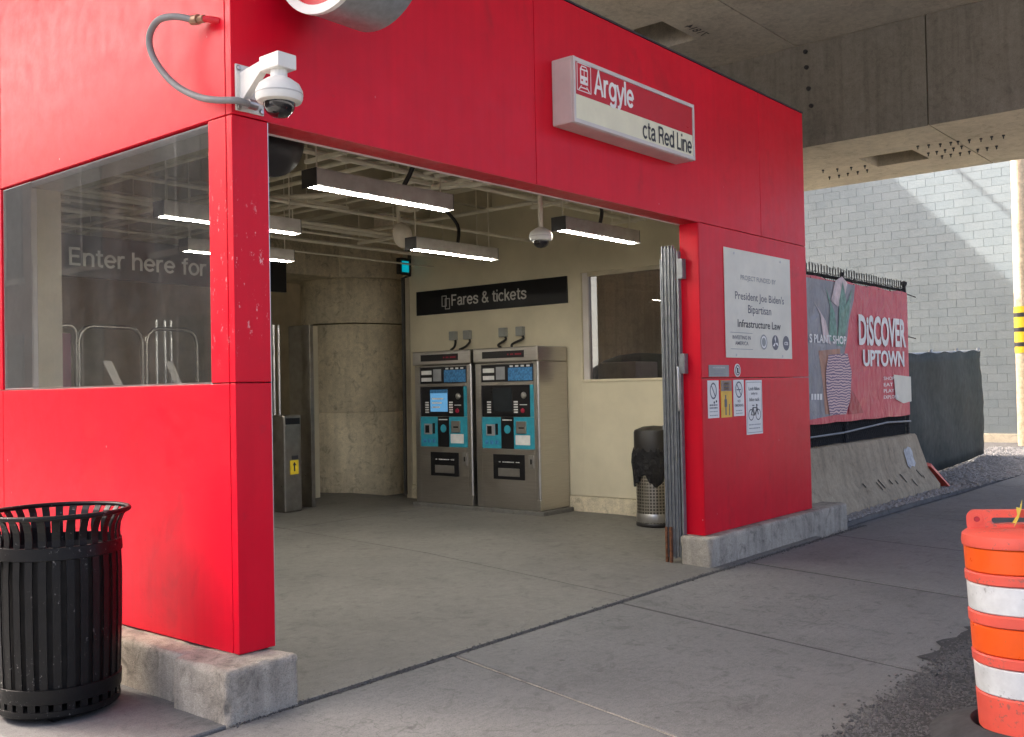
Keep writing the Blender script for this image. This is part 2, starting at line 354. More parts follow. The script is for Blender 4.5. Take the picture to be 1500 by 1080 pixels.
GL = {
 'A': (.74, [[(.07, 0), (.37, .95), (.67, 0)], [(.18, .32), (.56, .32)]]), 'r': (.41, [[(.09, 0), (.09, .70)], _cv([(.10, .42), (.15, .57), (.24, .645), (.38, .65)])]),
 'g': (.65, [_O, [(.555, .70), (.555, -.02)], _cv([(.555, -.02), (.51, -.15), (.38, -.21), (.24, -.20), (.12, -.12)])]), 'y': (.60, [[(.05, .70), (.31, .04)], [(.56, .70), (.31, .0), (.26, -.12), (.19, -.19), (.06, -.19)]]),
 'l': (.20, [[(.10, 0), (.10, .97)]]), 'e': (.64, [[(.10, .36), (.55, .36)], _arc(.32, .355, .235, .30, 0, 322, 20)]), 'c': (.59, [_arc(.32, .355, .235, .30, 42, 318, 18)]),
 't': (.40, [_cv([(.18, .90), (.18, .5), (.18, .2), (.22, .09), (.37, .065)]), [(.03, .66), (.37, .66)]]),
 'a': (.61, [_cv([(.10, .50), (.15, .61), (.28, .66), (.42, .62), (.47, .51), (.47, .2), (.49, .08), (.58, .055)]), _cv([(.47, .40), (.3, .37), (.14, .31), (.09, .19), (.14, .09), (.27, .055), (.4, .1), (.47, .22)])]),
 'R': (.73, [[(.11, 0), (.11, .95)], _cv([(.11, .885), (.40, .885), (.55, .83), (.595, .69), (.55, .54), (.40, .48), (.11, .48)]), _cv([(.38, .47), (.52, .39), (.57, .2), (.61, .0)])]),
 'd': (.66, [_O, [(.56, 0), (.56, .97)]]), 'L': (.58, [[(.11, .97), (.11, .07), (.53, .07)]]), 'i': (.20, [[(.10, 0), (.10, .69)], [(.10, .83), (.10, .97)]]),
 'n': (.61, [[(.10, 0), (.10, .70)], _cv([(.10, .44), (.17, .59), (.3, .65), (.44, .61), (.50, .49), (.50, .2), (.50, 0)])]), 'F': (.63, [[(.11, 0), (.11, .89), (.57, .89)], [(.11, .48), (.50, .48)]]),
 's': (.57, [_cv([(.48, .50), (.43, .61), (.28, .655), (.14, .61), (.11, .49), (.19, .41), (.37, .34), (.47, .24), (.45, .12), (.32, .055), (.18, .065), (.09, .13), (.06, .21)])]),
 '&': (.76, [_cv([(.68, .02), (.45, .33), (.22, .62), (.19, .77), (.27, .89), (.40, .89), (.47, .78), (.40, .65), (.18, .44), (.10, .24), (.16, .10), (.32, .055), (.48, .13), (.57, .28), (.61, .45)])]),
 'k': (.55, [[(.10, 0), (.10, .97)], [(.47, .69), (.12, .30)], [(.23, .42), (.51, .0)]]), 'E': (.65, [[(.56, .89), (.11, .89), (.11, .07), (.57, .07)], [(.11, .49), (.52, .49)]]),
 'h': (.61, [[(.10, 0), (.10, .97)], _cv([(.10, .44), (.17, .59), (.3, .65), (.44, .61), (.50, .49), (.50, .2), (.50, 0)])]), 'f': (.38, [_cv([(.38, .90), (.25, .88), (.19, .77), (.19, .4), (.19, 0)]), [(.03, .66), (.37, .66)]]), 'o': (.63, [_O]), ' ': (.30, [])}
def sign_text(s, name, mat, parent, p0, width, cap, face='-y', w=.155):
    """grotesque lettering: one flat mesh, p0 = left end of the baseline, cap height in metres"""
    adv = sum(GL[c][0] for c in s); sx = width/adv; mb = MB(); x0 = 0; lay = 0
    for c in s:
        for st_ in GL[c][1]:
            closed = st_[-1] == 'c'; P = st_[:-1] if closed else st_; n = len(P); Lp = []; Rp = []
            for i in range(n):
                a = np.array(P[i-1] if (i or closed) else P[i]); b = np.array(P[i]); d = np.array(P[(i+1) % n] if (i < n-1 or closed) else P[i])
                t1 = b-a; t2 = d-b; t1 = t1/np.linalg.norm(t1) if np.linalg.norm(t1) > 1e-9 else None; t2 = t2/np.linalg.norm(t2) if np.linalg.norm(t2) > 1e-9 else None
                if t1 is None: t1 = t2
                if t2 is None: t2 = t1
                m1 = np.array([-t1[1], t1[0]]); m2 = np.array([-t2[1], t2[0]]); mm = m1+m2; L_ = np.linalg.norm(mm)
                mm = m1 if L_ < .3 else mm/L_; k_ = min(2.2, 1/max(.3, mm@m1)); Lp.append(b+mm*k_*w/2); Rp.append(b-mm*k_*w/2)
            off = .0002*(lay % 3); lay += 1; vs = []
            for q in Lp+Rp:
                u, v = (x0+q[0])*sx, q[1]*cap/.97
                vs.append((p0[0]+u, p0[1]-off, p0[2]+v) if face == '-y' else (p0[0]-off, p0[1]-u, p0[2]+v))
            m_ = n if closed else n-1
            mb.add(vs, [(i, (i+1) % n, n+(i+1) % n, n+i) for i in range(m_)])
        x0 += GL[c][0]
    return mb.build(name, mat, parent, True, recalc=False)
def plateY(name, mat, parent, x0, x1, z0, z1, y, th=.004, bev=0):   # thin plate on a wall facing -y, front at y
    return B(x0, x1, y, y+th, z0, z1, bev).build(name, mat, parent, True)
def plateX(name, mat, parent, ya, yb, z0, z1, x, th=.004, bev=0):
    return B(x, x+th, min(ya, yb), max(ya, yb), z0, z1, bev).build(name, mat, parent, True)
def slab(pts, z0, zs, ch=.008):
    """paving flag: pts ccw polygon, zs top heights per corner"""
    n = len(pts); c = np.mean(np.array(pts), 0); top = []
    for p in pts:
        d = np.array(p)-c; L = np.linalg.norm(d); top.append(c+d*(1-ch*1.4/L))
    vs = [(p[0], p[1], z0) for p in pts]+[(p[0], p[1], z-ch) for p, z in zip(pts, zs)]+[(p[0], p[1], z) for p, z in zip(top, zs)]
    fs = [tuple(range(2*n, 3*n)), tuple(range(n-1, -1, -1))]
    for i in range(n):
        j = (i+1) % n; fs += [(i, j, n+j, n+i), (n+i, n+j, 2*n+j, 2*n+i)]
    return MB().add(vs, fs)

# ------------------------------------------------------------------ setting: ground
tag(B(-300, 300, -300, 300, -.5, -.06).build('ground', 'ground'), kind='structure')
tag(B(-80, 80, -18, -2.55, -.055, -.035).build('road', 'asphalt'), kind='structure')
tag(B(15.5, 30, -2.55, 60, -.05, .0).build('alley_pavement', 'conc_girder'), kind='structure')
sw = bpy.data.objects.new('sidewalk', None); col.objects.link(sw); tag(sw, kind='structure')
xs0 = [-8.4, -6.4, -4.4, -2.4, -.45, 1.37, 3.16, 5.2, 7.15, 9.1, 11.1, 13.1, 15.1]
def jx(x0, y): return x0+.235*(y+.2)
g = .014
for i in range(len(xs0)-1):
    a, b = xs0[i], xs0[i+1]; y1, y0 = -.228, -2.6+random.uniform(-.02, .02); dz = [random.uniform(-.004, .003) for _ in range(4)]
    far = a > 3
    slab([(jx(a, y0)+g, y0), (jx(b, y0)-g, y0), (jx(b, y1)-g, y1), (jx(a, y1)+g, y1)], -.055, dz, .007).build('sidewalk_slab', 'conc_far' if a > 5 else 'conc_slab', sw)
rj = random.Random(9)
for a, m_, w_ in ((1.37, 'conc_curb', .008), (3.16, 'asphalt', .0135), (5.2, 'asphalt', .0135), (7.15, 'asphalt', .0135), (9.1, 'asphalt', .0135), (-.45, 'asphalt', .0135)):
    n = 40; vs = []
    for k in range(n+1):
        y = -2.58+2.34*k/n; vs += [(jx(a, y)-w_*rj.uniform(.55, 1), y, -.004), (jx(a, y)+w_*rj.uniform(.55, 1), y, -.004)]
    MB().add(vs, [(2*k, 2*k+1, 2*k+3, 2*k+2) for k in range(n)]).build('joint_filler', m_, sw)
# strip of paving along the left wall
for i, (ya, yb) in enumerate(((-.2, 1.9), (1.9, 4.0), (4.0, 6.1))):
    slab([(-4, ya+g), (-.02, ya+g), (-.02, yb-g), (-4, yb-g)], -.055, [random.uniform(-.004, .002) for _ in range(4)]).build('sidewalk_slab', 'conc_slab', sw)
# station floor
def fz(y): return .03*max(0, min(y+.2, 2.5))
fl = bpy.data.objects.new('floor', None); col.objects.link(fl); tag(fl, kind='structure')
xc = lambda y: 3.35+.115*(y+.2)
ys = [-.185, 2.3, 4.78, 8.5, 13]
slabs_x = lambda y: [.0, xc(y), 6.95]
for k in range(len(ys)-1):
    ya, yb = ys[k], ys[k+1]; gy = .008 if k != 0 else 0; gy0 = .008 if k > 1 else 0
    for i in range(2):
        xa0, xb0, xa1, xb1 = slabs_x(ya)[i], slabs_x(ya)[i+1], slabs_x(yb)[i], slabs_x(yb)[i+1]
        slab([(xa0+.008, ya+gy0), (xb0-.008, ya+gy0), (xb1-.008, yb-gy), (xa1+.008, yb-gy)], -.055, [fz(ya), fz(ya), fz(yb), fz(yb)], .001 if k < 2 else .006).build('floor_slab', 'conc_floor', fl)
for ya, yb in ((-.18, 2.29), (2.31, 4.77), (4.79, 8.49)): MB().add([(xc(ya)-.007, ya, fz(ya)-.003), (xc(ya)+.007, ya, fz(ya)-.003), (xc(yb)+.007, yb, fz(yb)-.003), (xc(yb)-.007, yb, fz(yb)-.003)], [(0, 1, 2, 3)]).build('joint_filler', 'asphalt', fl)
MB().add([(.02, 4.773, .072), (6.88, 4.773, .072), (6.88, 4.787, .072), (.02, 4.787, .072)], [(0, 1, 2, 3)]).build('joint_filler', 'asphalt', fl)
# gravel
def stones(name, mat, n, fn, smin, smax, label, seed):
    rnd = random.Random(seed); mb = MB(); base = [(1, 0, 0), (-1, 0, 0), (0, 1, 0), (0, -1, 0), (0, 0, 1), (0, 0, -1)]
    fs = [(0, 2, 4), (2, 1, 4), (1, 3, 4), (3, 0, 4), (2, 0, 5), (1, 2, 5), (3, 1, 5), (0, 3, 5)]
    for _ in range(n):
        x, y, z, k = fn(rnd); s_ = (smin+(smax-smin)*rnd.random()**2.2)*k; a = rnd.uniform(0, 6.28)
        vs = []
        for p in base:
            q = [p[0]*rnd.uniform(.7, 1.3), p[1]*rnd.uniform(.7, 1.3), p[2]*rnd.uniform(.45, .8)]
            vs.append((x+s_*(q[0]*math.cos(a)-q[1]*math.sin(a)), y+s_*(q[0]*math.sin(a)+q[1]*math.cos(a)), z+s_*(q[2]+.2)))
        mb.add(vs, fs)
    return tag(mb.build(name, mat, recalc=False), label, kind='stuff')
tag(MB().prism([(7.2, -.02), (9, .0), (11.6, -.05), (16, -.25), (21, .35), (24, .8), (24, 8), (7.2, 8)], -.05, .004).build('gravel_ground', 'gravel_bed'), kind='structure')
def gfn(r):
    x = 8+14*r.random()**1.1; lo = np.interp(x, [8, 9, 11.6, 16, 21, 24], [.02, .03, -.05, -.25, .35, .8]); y = lo+abs(r.gauss(0, .35)) if x < 12.5 else lo+r.uniform(-.05, 1.5)
    return x, y, .004, 1
stones('gravel', 'stone', 6500, gfn, .012, .042, 'loose grey gravel beside the concrete barrier and dark screened fence', 3)
def cfn(r):
    x = r.uniform(1.0, 4.4); q = r.random(); y = -2.6-abs(r.gauss(0, .32)) if q < .8 else -2.6+r.gauss(0, .035)+(.1*r.random() if q > .97 else 0)
    return x, y, (.003 if y > -2.9 else np.interp(y, [-6, -2.9], [-.02, .003])), 1
stones('asphalt_crumbs', 'crumb', 13000, cfn, .0022, .013, 'loose asphalt crumbs along the broken sidewalk edge near the orange drum', 5)
# broken asphalt fill, irregular towards the flags
pts = [(-3, -6), (9, -6), (9, -2.62)]
x = 8.6; rnd = random.Random(4)
while x > -3:
    pts.append((x, -2.63+rnd.uniform(-.03, .05)+(.16 if 2.9 < x < 3.9 else 0))); x -= rnd.uniform(.05, .14)
mb = MB(); n = len(pts); top = [(p[0], p[1], .0045 if p[1] > -2.9 else -.02) for p in pts]
mb.add(top, [tuple(range(n))]); tag(mb.build('asphalt_patch', 'asphalt'), kind='structure')

# ------------------------------------------------------------------ station building
st = thing('station_building', (0, 0, 0), 'bright red panelled station entrance building with wide open doorway under the concrete viaduct', 'building')
J = .006; T = .05
ZB, Z1, Z2, Z3 = .262, 1.657, 3.05, 4.48
def panY(x0, x1, z0, z1, y=0, lab=None): o = B(x0, x1, y, y+T, z0, z1, .004).build('panel', 'red', st); return o
def panX(y0, y1, z0, z1, x=0): return B(x, x+T, y0, y1, z0, z1, .004).build('panel', 'red', st)
J2 = J/2
# facade header and piers (front)
panY(0.002, 2.54-J2, Z2+J2, Z3); panY(2.54+J2, 6.1-J2, Z2+J2, Z3); panY(6.1+J2, 7.15, Z2+J2, Z3)
panY(0.002, .226, Z1+J2, Z2-J2); panY(.002, .226, ZB, Z1-J2)
panY(4.85, 7.15, Z1+J2, Z2-J2); panY(4.85, 7.15, ZB, Z1-J2)
# left wall panels, butted behind the front ones
y0 = T+.003
panX(y0, 2.72, Z2+J2, Z3); panX(2.72+J, 6.2, Z2+J2, Z3); panX(6.2+J, 12, Z2+J2, Z3)
panX(y0, 2.72, ZB, Z1-J2); panX(2.72+J, 6.2, ZB, Z1-J2); panX(6.2+J, 12, ZB, Z2-J2)
panX(y0, .212, Z1+J2, Z2-J2); panX(2.72+J, 6.2, Z1+J2, Z2-J2)
# wall cores behind panels
B(T+.002, .215, .216, 12, ZB, 1.63).build('wall', 'cream_dark', st)
B(T+.002, .215, .216, 12, 3.06, 4.3).build('wall', 'cream_dark', st)
B(T+.002, .215, 2.30, 12, 1.632, 3.058).build('wall', 'cream_dark', st)
B(T+.002, .222, T+.002, .213, ZB, 4.3).build('pier', 'red_inner', st)
B(.230, 4.845, T+.002, .18, Z2+.004, 4.3).build('header', 'red_inner', st)
B(.226, 4.845, .0, .182, Z2-.002, Z2+.003).build('header_soffit', 'red_inner', st)
B(4.842, 4.848, .0+.004, .19, ZB, Z2-.004).build('jamb', 'red', st)
B(4.852, 6.88, T+.002, .19, ZB, 4.3).build('wall', 'cream_dark', st)
B(.2265, .232, .004, .213, ZB+.002, Z2-.004).build('jamb_strip', 'alu', st)
B(.226, 4.84, .183, .19, Z2-.012, Z2+.03).build('door_track', 'alu_paint', st)
B(-.01, 7.16, -.006, 12, Z3+.004, Z3+.018).build('roof_flashing', 'ink', st)
# right interior wall (runs into depth) with window opening
wy0, wy1, wz0, wz1 = 1.30, 2.785, 1.678, 3.0
B(6.9, 7.12, .2, wy0, .27, 4.3).build('wall', 'cream', st); B(6.9, 7.12, wy1, 5.78, .27, 4.3).build('wall', 'cream', st)
B(6.9, 7.12, wy0+.001, wy1-.001, .27, wz0).build('wall', 'cream', st); B(6.9, 7.12, wy0+.001, wy1-.001, wz1, 4.3).build('wall', 'cream', st)
B(6.885, 7.14, .2, 5.79, -.05, .262, .008).build('wall_curb', 'conc_column', st)
wn = MB(); w = wn
w.box(6.93, 7.0, wy1-.085, wy1-.002, wz0+.002, wz1-.002); wf = w.build('window', 'alu_paint', st); wf['label'] = 'fixed window in the cream interior wall'
B(6.93, 7.0, wy0+.002, wy0+.05, wz0+.002, wz1-.002).build('frame', 'alu_paint', wf); B(6.92, 7.0, wy0+.05, wy1-.085, wz1-.05, wz1-.002).build('frame', 'cream_dark', wf)
B(6.88, 7.0, wy0-.02, wy1+.0, wz0-.02, wz0+.012, .004).build('sill', 'cream', wf)
MB().add([(6.96, wy1-.085, wz0+.012), (6.96, wy0+.05, wz0+.012), (6.96, wy0+.05, wz1-.05), (6.96, wy1-.085, wz1-.05)], [(0, 1, 2, 3)]).build('pane', 'glass_wall', wf, recalc=False)
# beyond the wall end: back and right enclosure
B(.0, 9.2, 12.01, 12.2, -.05, 4.3).build('wall', 'cream_dark', st); B(9.0, 9.2, 5.8, 12, -.05, 4.3).build('wall', 'cream_dark', st); B(6.9, 9.2, 5.795, 5.9, -.05, 4.3).build('wall', 'cream_dark', st)
# window in left wall
lw = B(.02, .215, .2135, .222, Z1+.004, Z2-.008).build('window', 'alu_paint', st); lw['label'] = 'large dusty window in the red left wall'
B(.02, .205, 2.302, 2.306, Z1+.004, Z2-.008).build('frame', 'alu_paint', lw)
B(.014, .05, 2.306, 2.722, Z1+.004, Z2-.008).build('frame', 'alu_paint', lw)
B(.018, .21, .224, 2.30, Z2-.05, Z2-.008).build('frame', 'alu_paint', lw); B(.016, .21, .224, 2.30, 1.632, Z1+.008).build('sill', 'alu', lw)
MB().add([(.012, 2.716, Z1+.010), (.012, .214, Z1+.010), (.012, .214, Z2-.012), (.012, 2.716, Z2-.012)], [(0, 1, 2, 3)]).build('pane', 'glass_side', lw, recalc=False)
# curb blocks
from mathutils import noise as mn
def curb(x0, x1, y0, y1, z1, s, r=.02):
    z0 = -.06; st_ = .022; nx_, ny_, nz_ = [max(3, int((b-a)/st_)) for a, b in ((x0, x1), (y0, y1), (z0, z1))]
    nx_ = min(nx_, 130); ny_ = min(ny_, 110)
    vi_ = {}; vs = []; fs_ = []
    def vid(i, j, k):
        if (i, j, k) in vi_: return vi_[(i, j, k)]
        p = Vector((x0+(x1-x0)*i/nx_, y0+(y1-y0)*j/ny_, z0+(z1-z0)*k/nz_))
        q = Vector((min(max(p.x, x0+r), x1-r), min(max(p.y, y0+r), y1-r), min(p.z, z1-r))); d = p-q
        if d.length > r*1.0001: p = q+d.normalized()*r
        nn = d.normalized() if d.length > 0 else Vector()
        edge = sum(abs(c_) > r*.55 for c_ in d) >= 2
        p += nn*(mn.noise(p*6+Vector((s, 0, 0)))*.006+mn.noise(p*24)*.004-(max(0, mn.noise(p*13+Vector((0, s*3, 0)))-.1)*.05 if edge else max(0, mn.noise(p*17)-.45)*.03))
        vi_[(i, j, k)] = len(vs); vs.append(p[:]); return vi_[(i, j, k)]
    for i in range(nx_):
        for j in range(ny_): fs_.append([vid(i, j, nz_), vid(i+1, j, nz_), vid(i+1, j+1, nz_), vid(i, j+1, nz_)])
    for k in range(nz_):
        for i in range(nx_): fs_ += [[vid(i, 0, k), vid(i+1, 0, k), vid(i+1, 0, k+1), vid(i, 0, k+1)], [vid(i, ny_, k), vid(i+1, ny_, k), vid(i+1, ny_, k+1), vid(i, ny_, k+1)]]
        for j in range(ny_): fs_ += [[vid(0, j, k), vid(0, j+1, k), vid(0, j+1, k+1), vid(0, j, k+1)], [vid(nx_, j, k), vid(nx_, j+1, k), vid(nx_, j+1, k+1), vid(nx_, j, k+1)]]
    mb = MB().add(vs, fs_, True); o = mb.build('curb', 'conc_curb', st); o.data.attributes.remove(o.data.attributes['sharp_edge']) if 'sharp_edge' in o.data.attributes else None; return o
curb(-.21, .222, -.20, .28, .256, 1); curb(-.16, .2, .26, 11, .254, 2); curb(4.74, 7.84, -.11, .19, .258, 3); 
# ceiling, joists
B(.216, 7.1, .19, 12, 4.25, 4.4).build('ceiling', 'ceiling', st); B(0, 7.15, 0.06, 12.1, 4.405, 4.47).build('roof', 'ink', st)
for k in range(9): B(.216, 6.9, .75+k*1.15, .87+k*1.15, 3.98, 4.249).build('joist', 'ceiling', st)
for x in (2.0, 4.9): B(x, x+.2, .2, 11.9, 3.78, 3.979).build('joist', 'ceiling', st)

# ------------------------------------------------------------------ viaduct
vi = thing('viaduct', (4, 0, 5.2), 'raw concrete elevated railway viaduct with deep edge girder over the station', 'viaduct')
GX0, GX1, GZ, SZ = 11.53, 14.9, 5.2, 6.76
VY0, VY1 = -6.0, 45
HA = (9.165, 10.15, 2.9, 4.0)    # hatch in deck soffit
for i, (a, b) in enumerate(((VY0, -4), (-4, 1.93), (1.95, 12), (12, 28), (28, VY1))):
    if i == 2:
        for q in ((-2.8, HA[0], a, b), (HA[1], GX0-.036, a, b), (HA[0], HA[1], a, HA[2]), (HA[0], HA[1], HA[3], b)): B(q[0], q[1], q[2]+.0, q[3], SZ, 8.0).build('deck_section', 'conc_via', vi, True)
    else: B(-2.8, GX0-.036, a+.006, b-.006, SZ, 8.0).build('deck_section', 'conc_via', vi, True)
B(HA[0]-.05, HA[1]+.05, HA[2]-.05, HA[3]+.05, 7.4, 7.5).build('hatch_cover', 'ink', vi, True)
B(-2.8, GX1, VY0, VY1, 8.003, 8.3).build('ballast_deck', 'conc_via', vi, True)
HB = (12.9, 13.75, .70, 1.55)
for (a, b) in ((VY0, -4.5), (-4.49, .012), (.03, 12), (12.01, VY1)):
    if a == .03:
        for q in ((GX0, HB[0], a, b), (HB[1], GX1, a, b), (HB[0], HB[1], a, HB[2]), (HB[0], HB[1], HB[3], b)): B(q[0], q[1], q[2], q[3], GZ, 8.0).build('girder_section', 'conc_girder', vi, True)
    else: B(GX0, GX1, a, b, GZ, 8.0).build('girder_section', 'conc_girder', vi, True)
B(HB[0]-.05, HB[1]+.05, HB[2]-.05, HB[3]+.05, 5.65, 5.75).build('hatch_cover', 'ink', vi, True)
for a, b in ((VY0+.01, -4.5), (-4.49, .012), (.03, 12), (12.01, VY1)): B(GX0-.034, GX0-.003, a, b, GZ-.01, SZ-.004, .004).build('face_shade_panel', 'conc_face_shade', vi, True)  # thin dark panels paint the shade on the girder face
B(GX1-.25, GX1-.002, VY0, VY1, 8.303, 9.2).build('parapet', 'conc_girder', vi, True)
text('71814', 'stencil', 'ink', vi, (9.55, 2.64, SZ-.004), .52, .14, 'xy', .01, rot=1)
for y, z in ((1.79, 6.643), (1.78, 6.40), (1.755, 6.07), (1.72, 5.80)):
    MB().lathe([(0, -.03), (.03, -.03), (.035, .0)], 10, (GX0-.034, y, z), 'x').build('bolt', 'ink', vi, True)
def bolt_row(p, q, n):
    for k in range(n):
        t_ = k/(n-1); x = p[0]+(q[0]-p[0])*t_+random.uniform(-.02, .02); y = p[1]+(q[1]-p[1])*t_
        MB().lathe([(0, -.055), (.009, -.055), (.009, -.02), (.02, -.02), (.022, .0)], 8, (x, y, GZ)).build('bolt', 'ink', vi, True)
bolt_row((13.31, 2.31), (13.5, 1.66), 4); bolt_row((13.94, 2.45), (13.85, 1.75), 5); bolt_row((12.72, .55), (12.83, .1), 4); bolt_row((12.84, .0), (12.93, -.61), 5)
bolt_row((13.3, .58), (13.2, .05), 5); bolt_row((13.67, .48), (13.6, -.35), 7)
# pier under the girder behind the construction yard
pier = MB().box(12.0, 13.2, 3.75, 6.12, -.05, GZ-.004, .03).build('pier_wall', 'conc_barrier'); tag(pier, 'plain concrete pier wall seen through the interior window', 'pier')

# ------------------------------------------------------------------ concrete column inside
cx_, cy_ = 7.58, 7.72
cl = thing('concrete_column', (cx_, cy_, 0), 'thick round stained concrete column inside the station beside the ticket machines', 'column')
def ring(name, r, z0, z1, mat='conc_column'): return MB().lathe([(0, z0), (r-.01, z0), (r, z0+.012), (r, z1-.012), (r-.01, z1), (0, z1)], 56).build(name, mat, cl)
ring('shaft', .86, .0, 1.28); ring('shaft', .862, 1.283, 2.62); ring('shaft', .855, 2.64, 3.32); ring('capital', .90, 3.325, 4.24)
B(-2.4, -.7, -.5, .6, 3.32, 4.2, .02).build('cross_beam', 'conc_column', cl)
tag(B(6.02, 6.27, 7.05, 7.2, fz(7), 2.56, .005).build('trim_post', 'cream'), 'pale cream square post standing left of the round concrete column', 'post')

# ------------------------------------------------------------------ station sign (light box)
YS = -.185
sg = thing('station_sign', (3.6, 0, 3.49), 'long white framed light box sign reading Argyle on the red facade', 'sign')
sx0, sx1, sz0, sz1 = 2.735, 4.475, 3.50, 3.985
bx = B(sx0, sx1, YS, -.002, sz0, sz1, .012).build('case', 'alu_paint', sg, True)
B(sx0+.02, sx1-.02, YS-.012, YS-.002, sz1-.035, sz1-.006).build('frame', 'alu_paint', sg, True); B(sx0+.02, sx1-.02, YS-.012, YS-.002, sz0+.006, sz0+.035).build('frame', 'alu_paint', sg, True)
B(sx0+.004, sx0+.03, YS-.013, YS-.002, sz0+.004, sz1-.004).build('frame', 'alu_paint', sg, True); B(sx1-.03, sx1-.004, YS-.013, YS-.002, sz0+.004, sz1-.004).build('frame', 'alu_paint', sg, True)
zm = 3.715
plateY('red_field', 'sign_red', sg, sx0+.031, sx1-.031, zm, sz1-.036, YS-.005); plateY('cream_field', 'sign_cream', sg, sx0+.031, sx1-.031, sz0+.036, zm-.001, YS-.005)
sign_text('Argyle', 'lettering', 'letter_white', sg, (3.0, YS-.0075, 3.758), .54, .185)
sign_text('cta Red Line', 'lettering', 'ink', sg, (3.655, YS-.0075, 3.553), .775, .142, w=.14)
# train emblem: rounded frame + front of a train
ic = MB(); x0, z0 = 2.79, 3.745; W, Hh = .175, .205
for a in ((x0, x0+.006, z0, z0+Hh), (x0+W-.006, x0+W, z0, z0+Hh), (x0, x0+W, z0, z0+.006), (x0, x0+W, z0+Hh-.006, z0+Hh)): ic.box(a[0], a[1], YS-.0078, YS-.0055, a[2], a[3])
ex, ez = x0+.04, z0+.055
ic.prism([(0, 0)]*3, 0, 0) if False else None
def pz(pts, y=YS-.0078, y2=YS-.0055):
    n = len(pts); ic.add([(p[0], y, p[1]) for p in pts]+[(p[0], y2, p[1]) for p in pts], [tuple(range(n)), tuple(range(2*n-1, n-1, -1))]+[(i, n+i, n+(i+1) % n, (i+1) % n) for i in range(n)])
pz([(ex, ez), (ex+.095, ez), (ex+.095, ez+.11), (ex+.075, ez+.135), (ex+.02, ez+.135), (ex, ez+.11)])
pz([(ex+.01, ez-.012), (ex+.02, ez-.012), (ex-.01, ez-.045), (ex-.022, ez-.045)]); pz([(ex+.075, ez-.012), (ex+.085, ez-.012), (ex+.117, ez-.045), (ex+.105, ez-.045)])
ic.box(ex, ex+.095, YS-.0078, YS-.0055, ez-.03, ez-.022)
em = ic.build('emblem', 'letter_white', sg, True)
for a in ((.012, .042, .06, .1), (.053, .083, .06, .1), (.02, .075, .112, .125), (.012, .03, .02, .035), (.065, .083, .02, .035)): B(ex+a[0], ex+a[1], YS-.0095, YS-.0079, ez+a[2], ez+a[3]).build('emblem_window', 'sign_red', em, True)
# round projecting sign at the top edge
rs = thing('round_sign', (.25, -.46, 3.52), 'round drum sign with white rim projecting from the red facade, cut by picture top', 'sign')
MB().lathe([(0, .02), (.37, .02), (.385, .0), (.385, .37), (.37, .36), (0, .36)], 56, (.25, -.46, 3.92), 'x').build('drum', 'galv', rs, True)
MB().lathe([(.345, -.012), (.392, -.012), (.392, .015), (.345, .015)], 56, (.25, -.46, 3.92), 'x', True).build('rim', 'sign_white', rs, True)
MB().lathe([(0, .004), (.344, .004), (.344, .014), (0, .014)], 48, (.25, -.46, 3.92), 'x').build('face', 'sign_red', rs, True)
mb = MB(); mb.prismX([(-.60, 3.63), (-.50, 3.615), (-.44, 3.66), (-.40, 3.99), (-.55, 3.99), (-.68, 3.75)], .248, .2535); mb.build('face_mark', 'banner_pale', rs, True)
MB().tube([(.43, -.09, 3.98), (.43, .0, 3.98)], .04).build('bracket', 'galv', rs, True)

# ------------------------------------------------------------------ dome cameras
def dome(parent, c, r, k=1):
    MB().lathe([(0, .62*r), (.32*r, .62*r), (.55*r, .50*r), (.86*r, .28*r), (r, .0), (r*1.0, -.30*r), (.93*r, -.46*r), (.70*r, -.52*r), (0, -.52*r)], 32, c).build('housing', 'white_paint', parent, True)
    MB().lathe([(r*1.012, -.12*r), (r*1.02, -.15*r), (r*1.012, -.18*r)], 32, c).build('seam', 'letter_grey', parent, True)
    MB().lathe([(.68*r, -.521*r), (.66*r, -.7*r), (.55*r, -.92*r), (.33*r, -1.08*r), (0, -1.14*r)], 28, c).build('smoked_dome', 'smoked_dome', parent, True)
ec = thing('security_camera', (.1, 0, 3.07), 'white dome security camera on a bracket at the red building corner', 'camera')
B(.022, .195, -.014, -.001, 3.072, 3.315, .004).build('mount_plate', 'white_paint', ec, True)
a = MB(); a.add([(.045, -.014, 3.11), (.085, -.014, 3.11), (.045, -.014, 3.27), (.085, -.014, 3.27), (.045, -.22, 3.262), (.085, -.22, 3.262), (.045, -.22, 3.297), (.085, -.22, 3.297)], [(0, 1, 3, 2), (4, 6, 7, 5), (0, 4, 5, 1), (2, 3, 7, 6), (0, 2, 6, 4), (1, 5, 7, 3)]); a.build('arm', 'white_paint', ec, True)
B(.02, .135, -.37, -.215, 3.225, 3.30, .006).build('arm_head', 'white_paint', ec, True)
dc = (.078, -.30, 3.12)
MB().lathe([(.042, 0), (.042, .05)], 20, (dc[0], dc[1], 3.19)).build('neck', 'white_paint', ec, True)
dome(ec, dc, .118)
for p in ((.04, 3.295), (.04, 3.09), (.178, 3.295), (.178, 3.09)): MB().lathe([(0, -.022), (.010, -.022), (.012, -.014), (.016, -.014)], 10, (p[0], 0, p[1]), 'y').build('bolt', 'alu', ec, True)
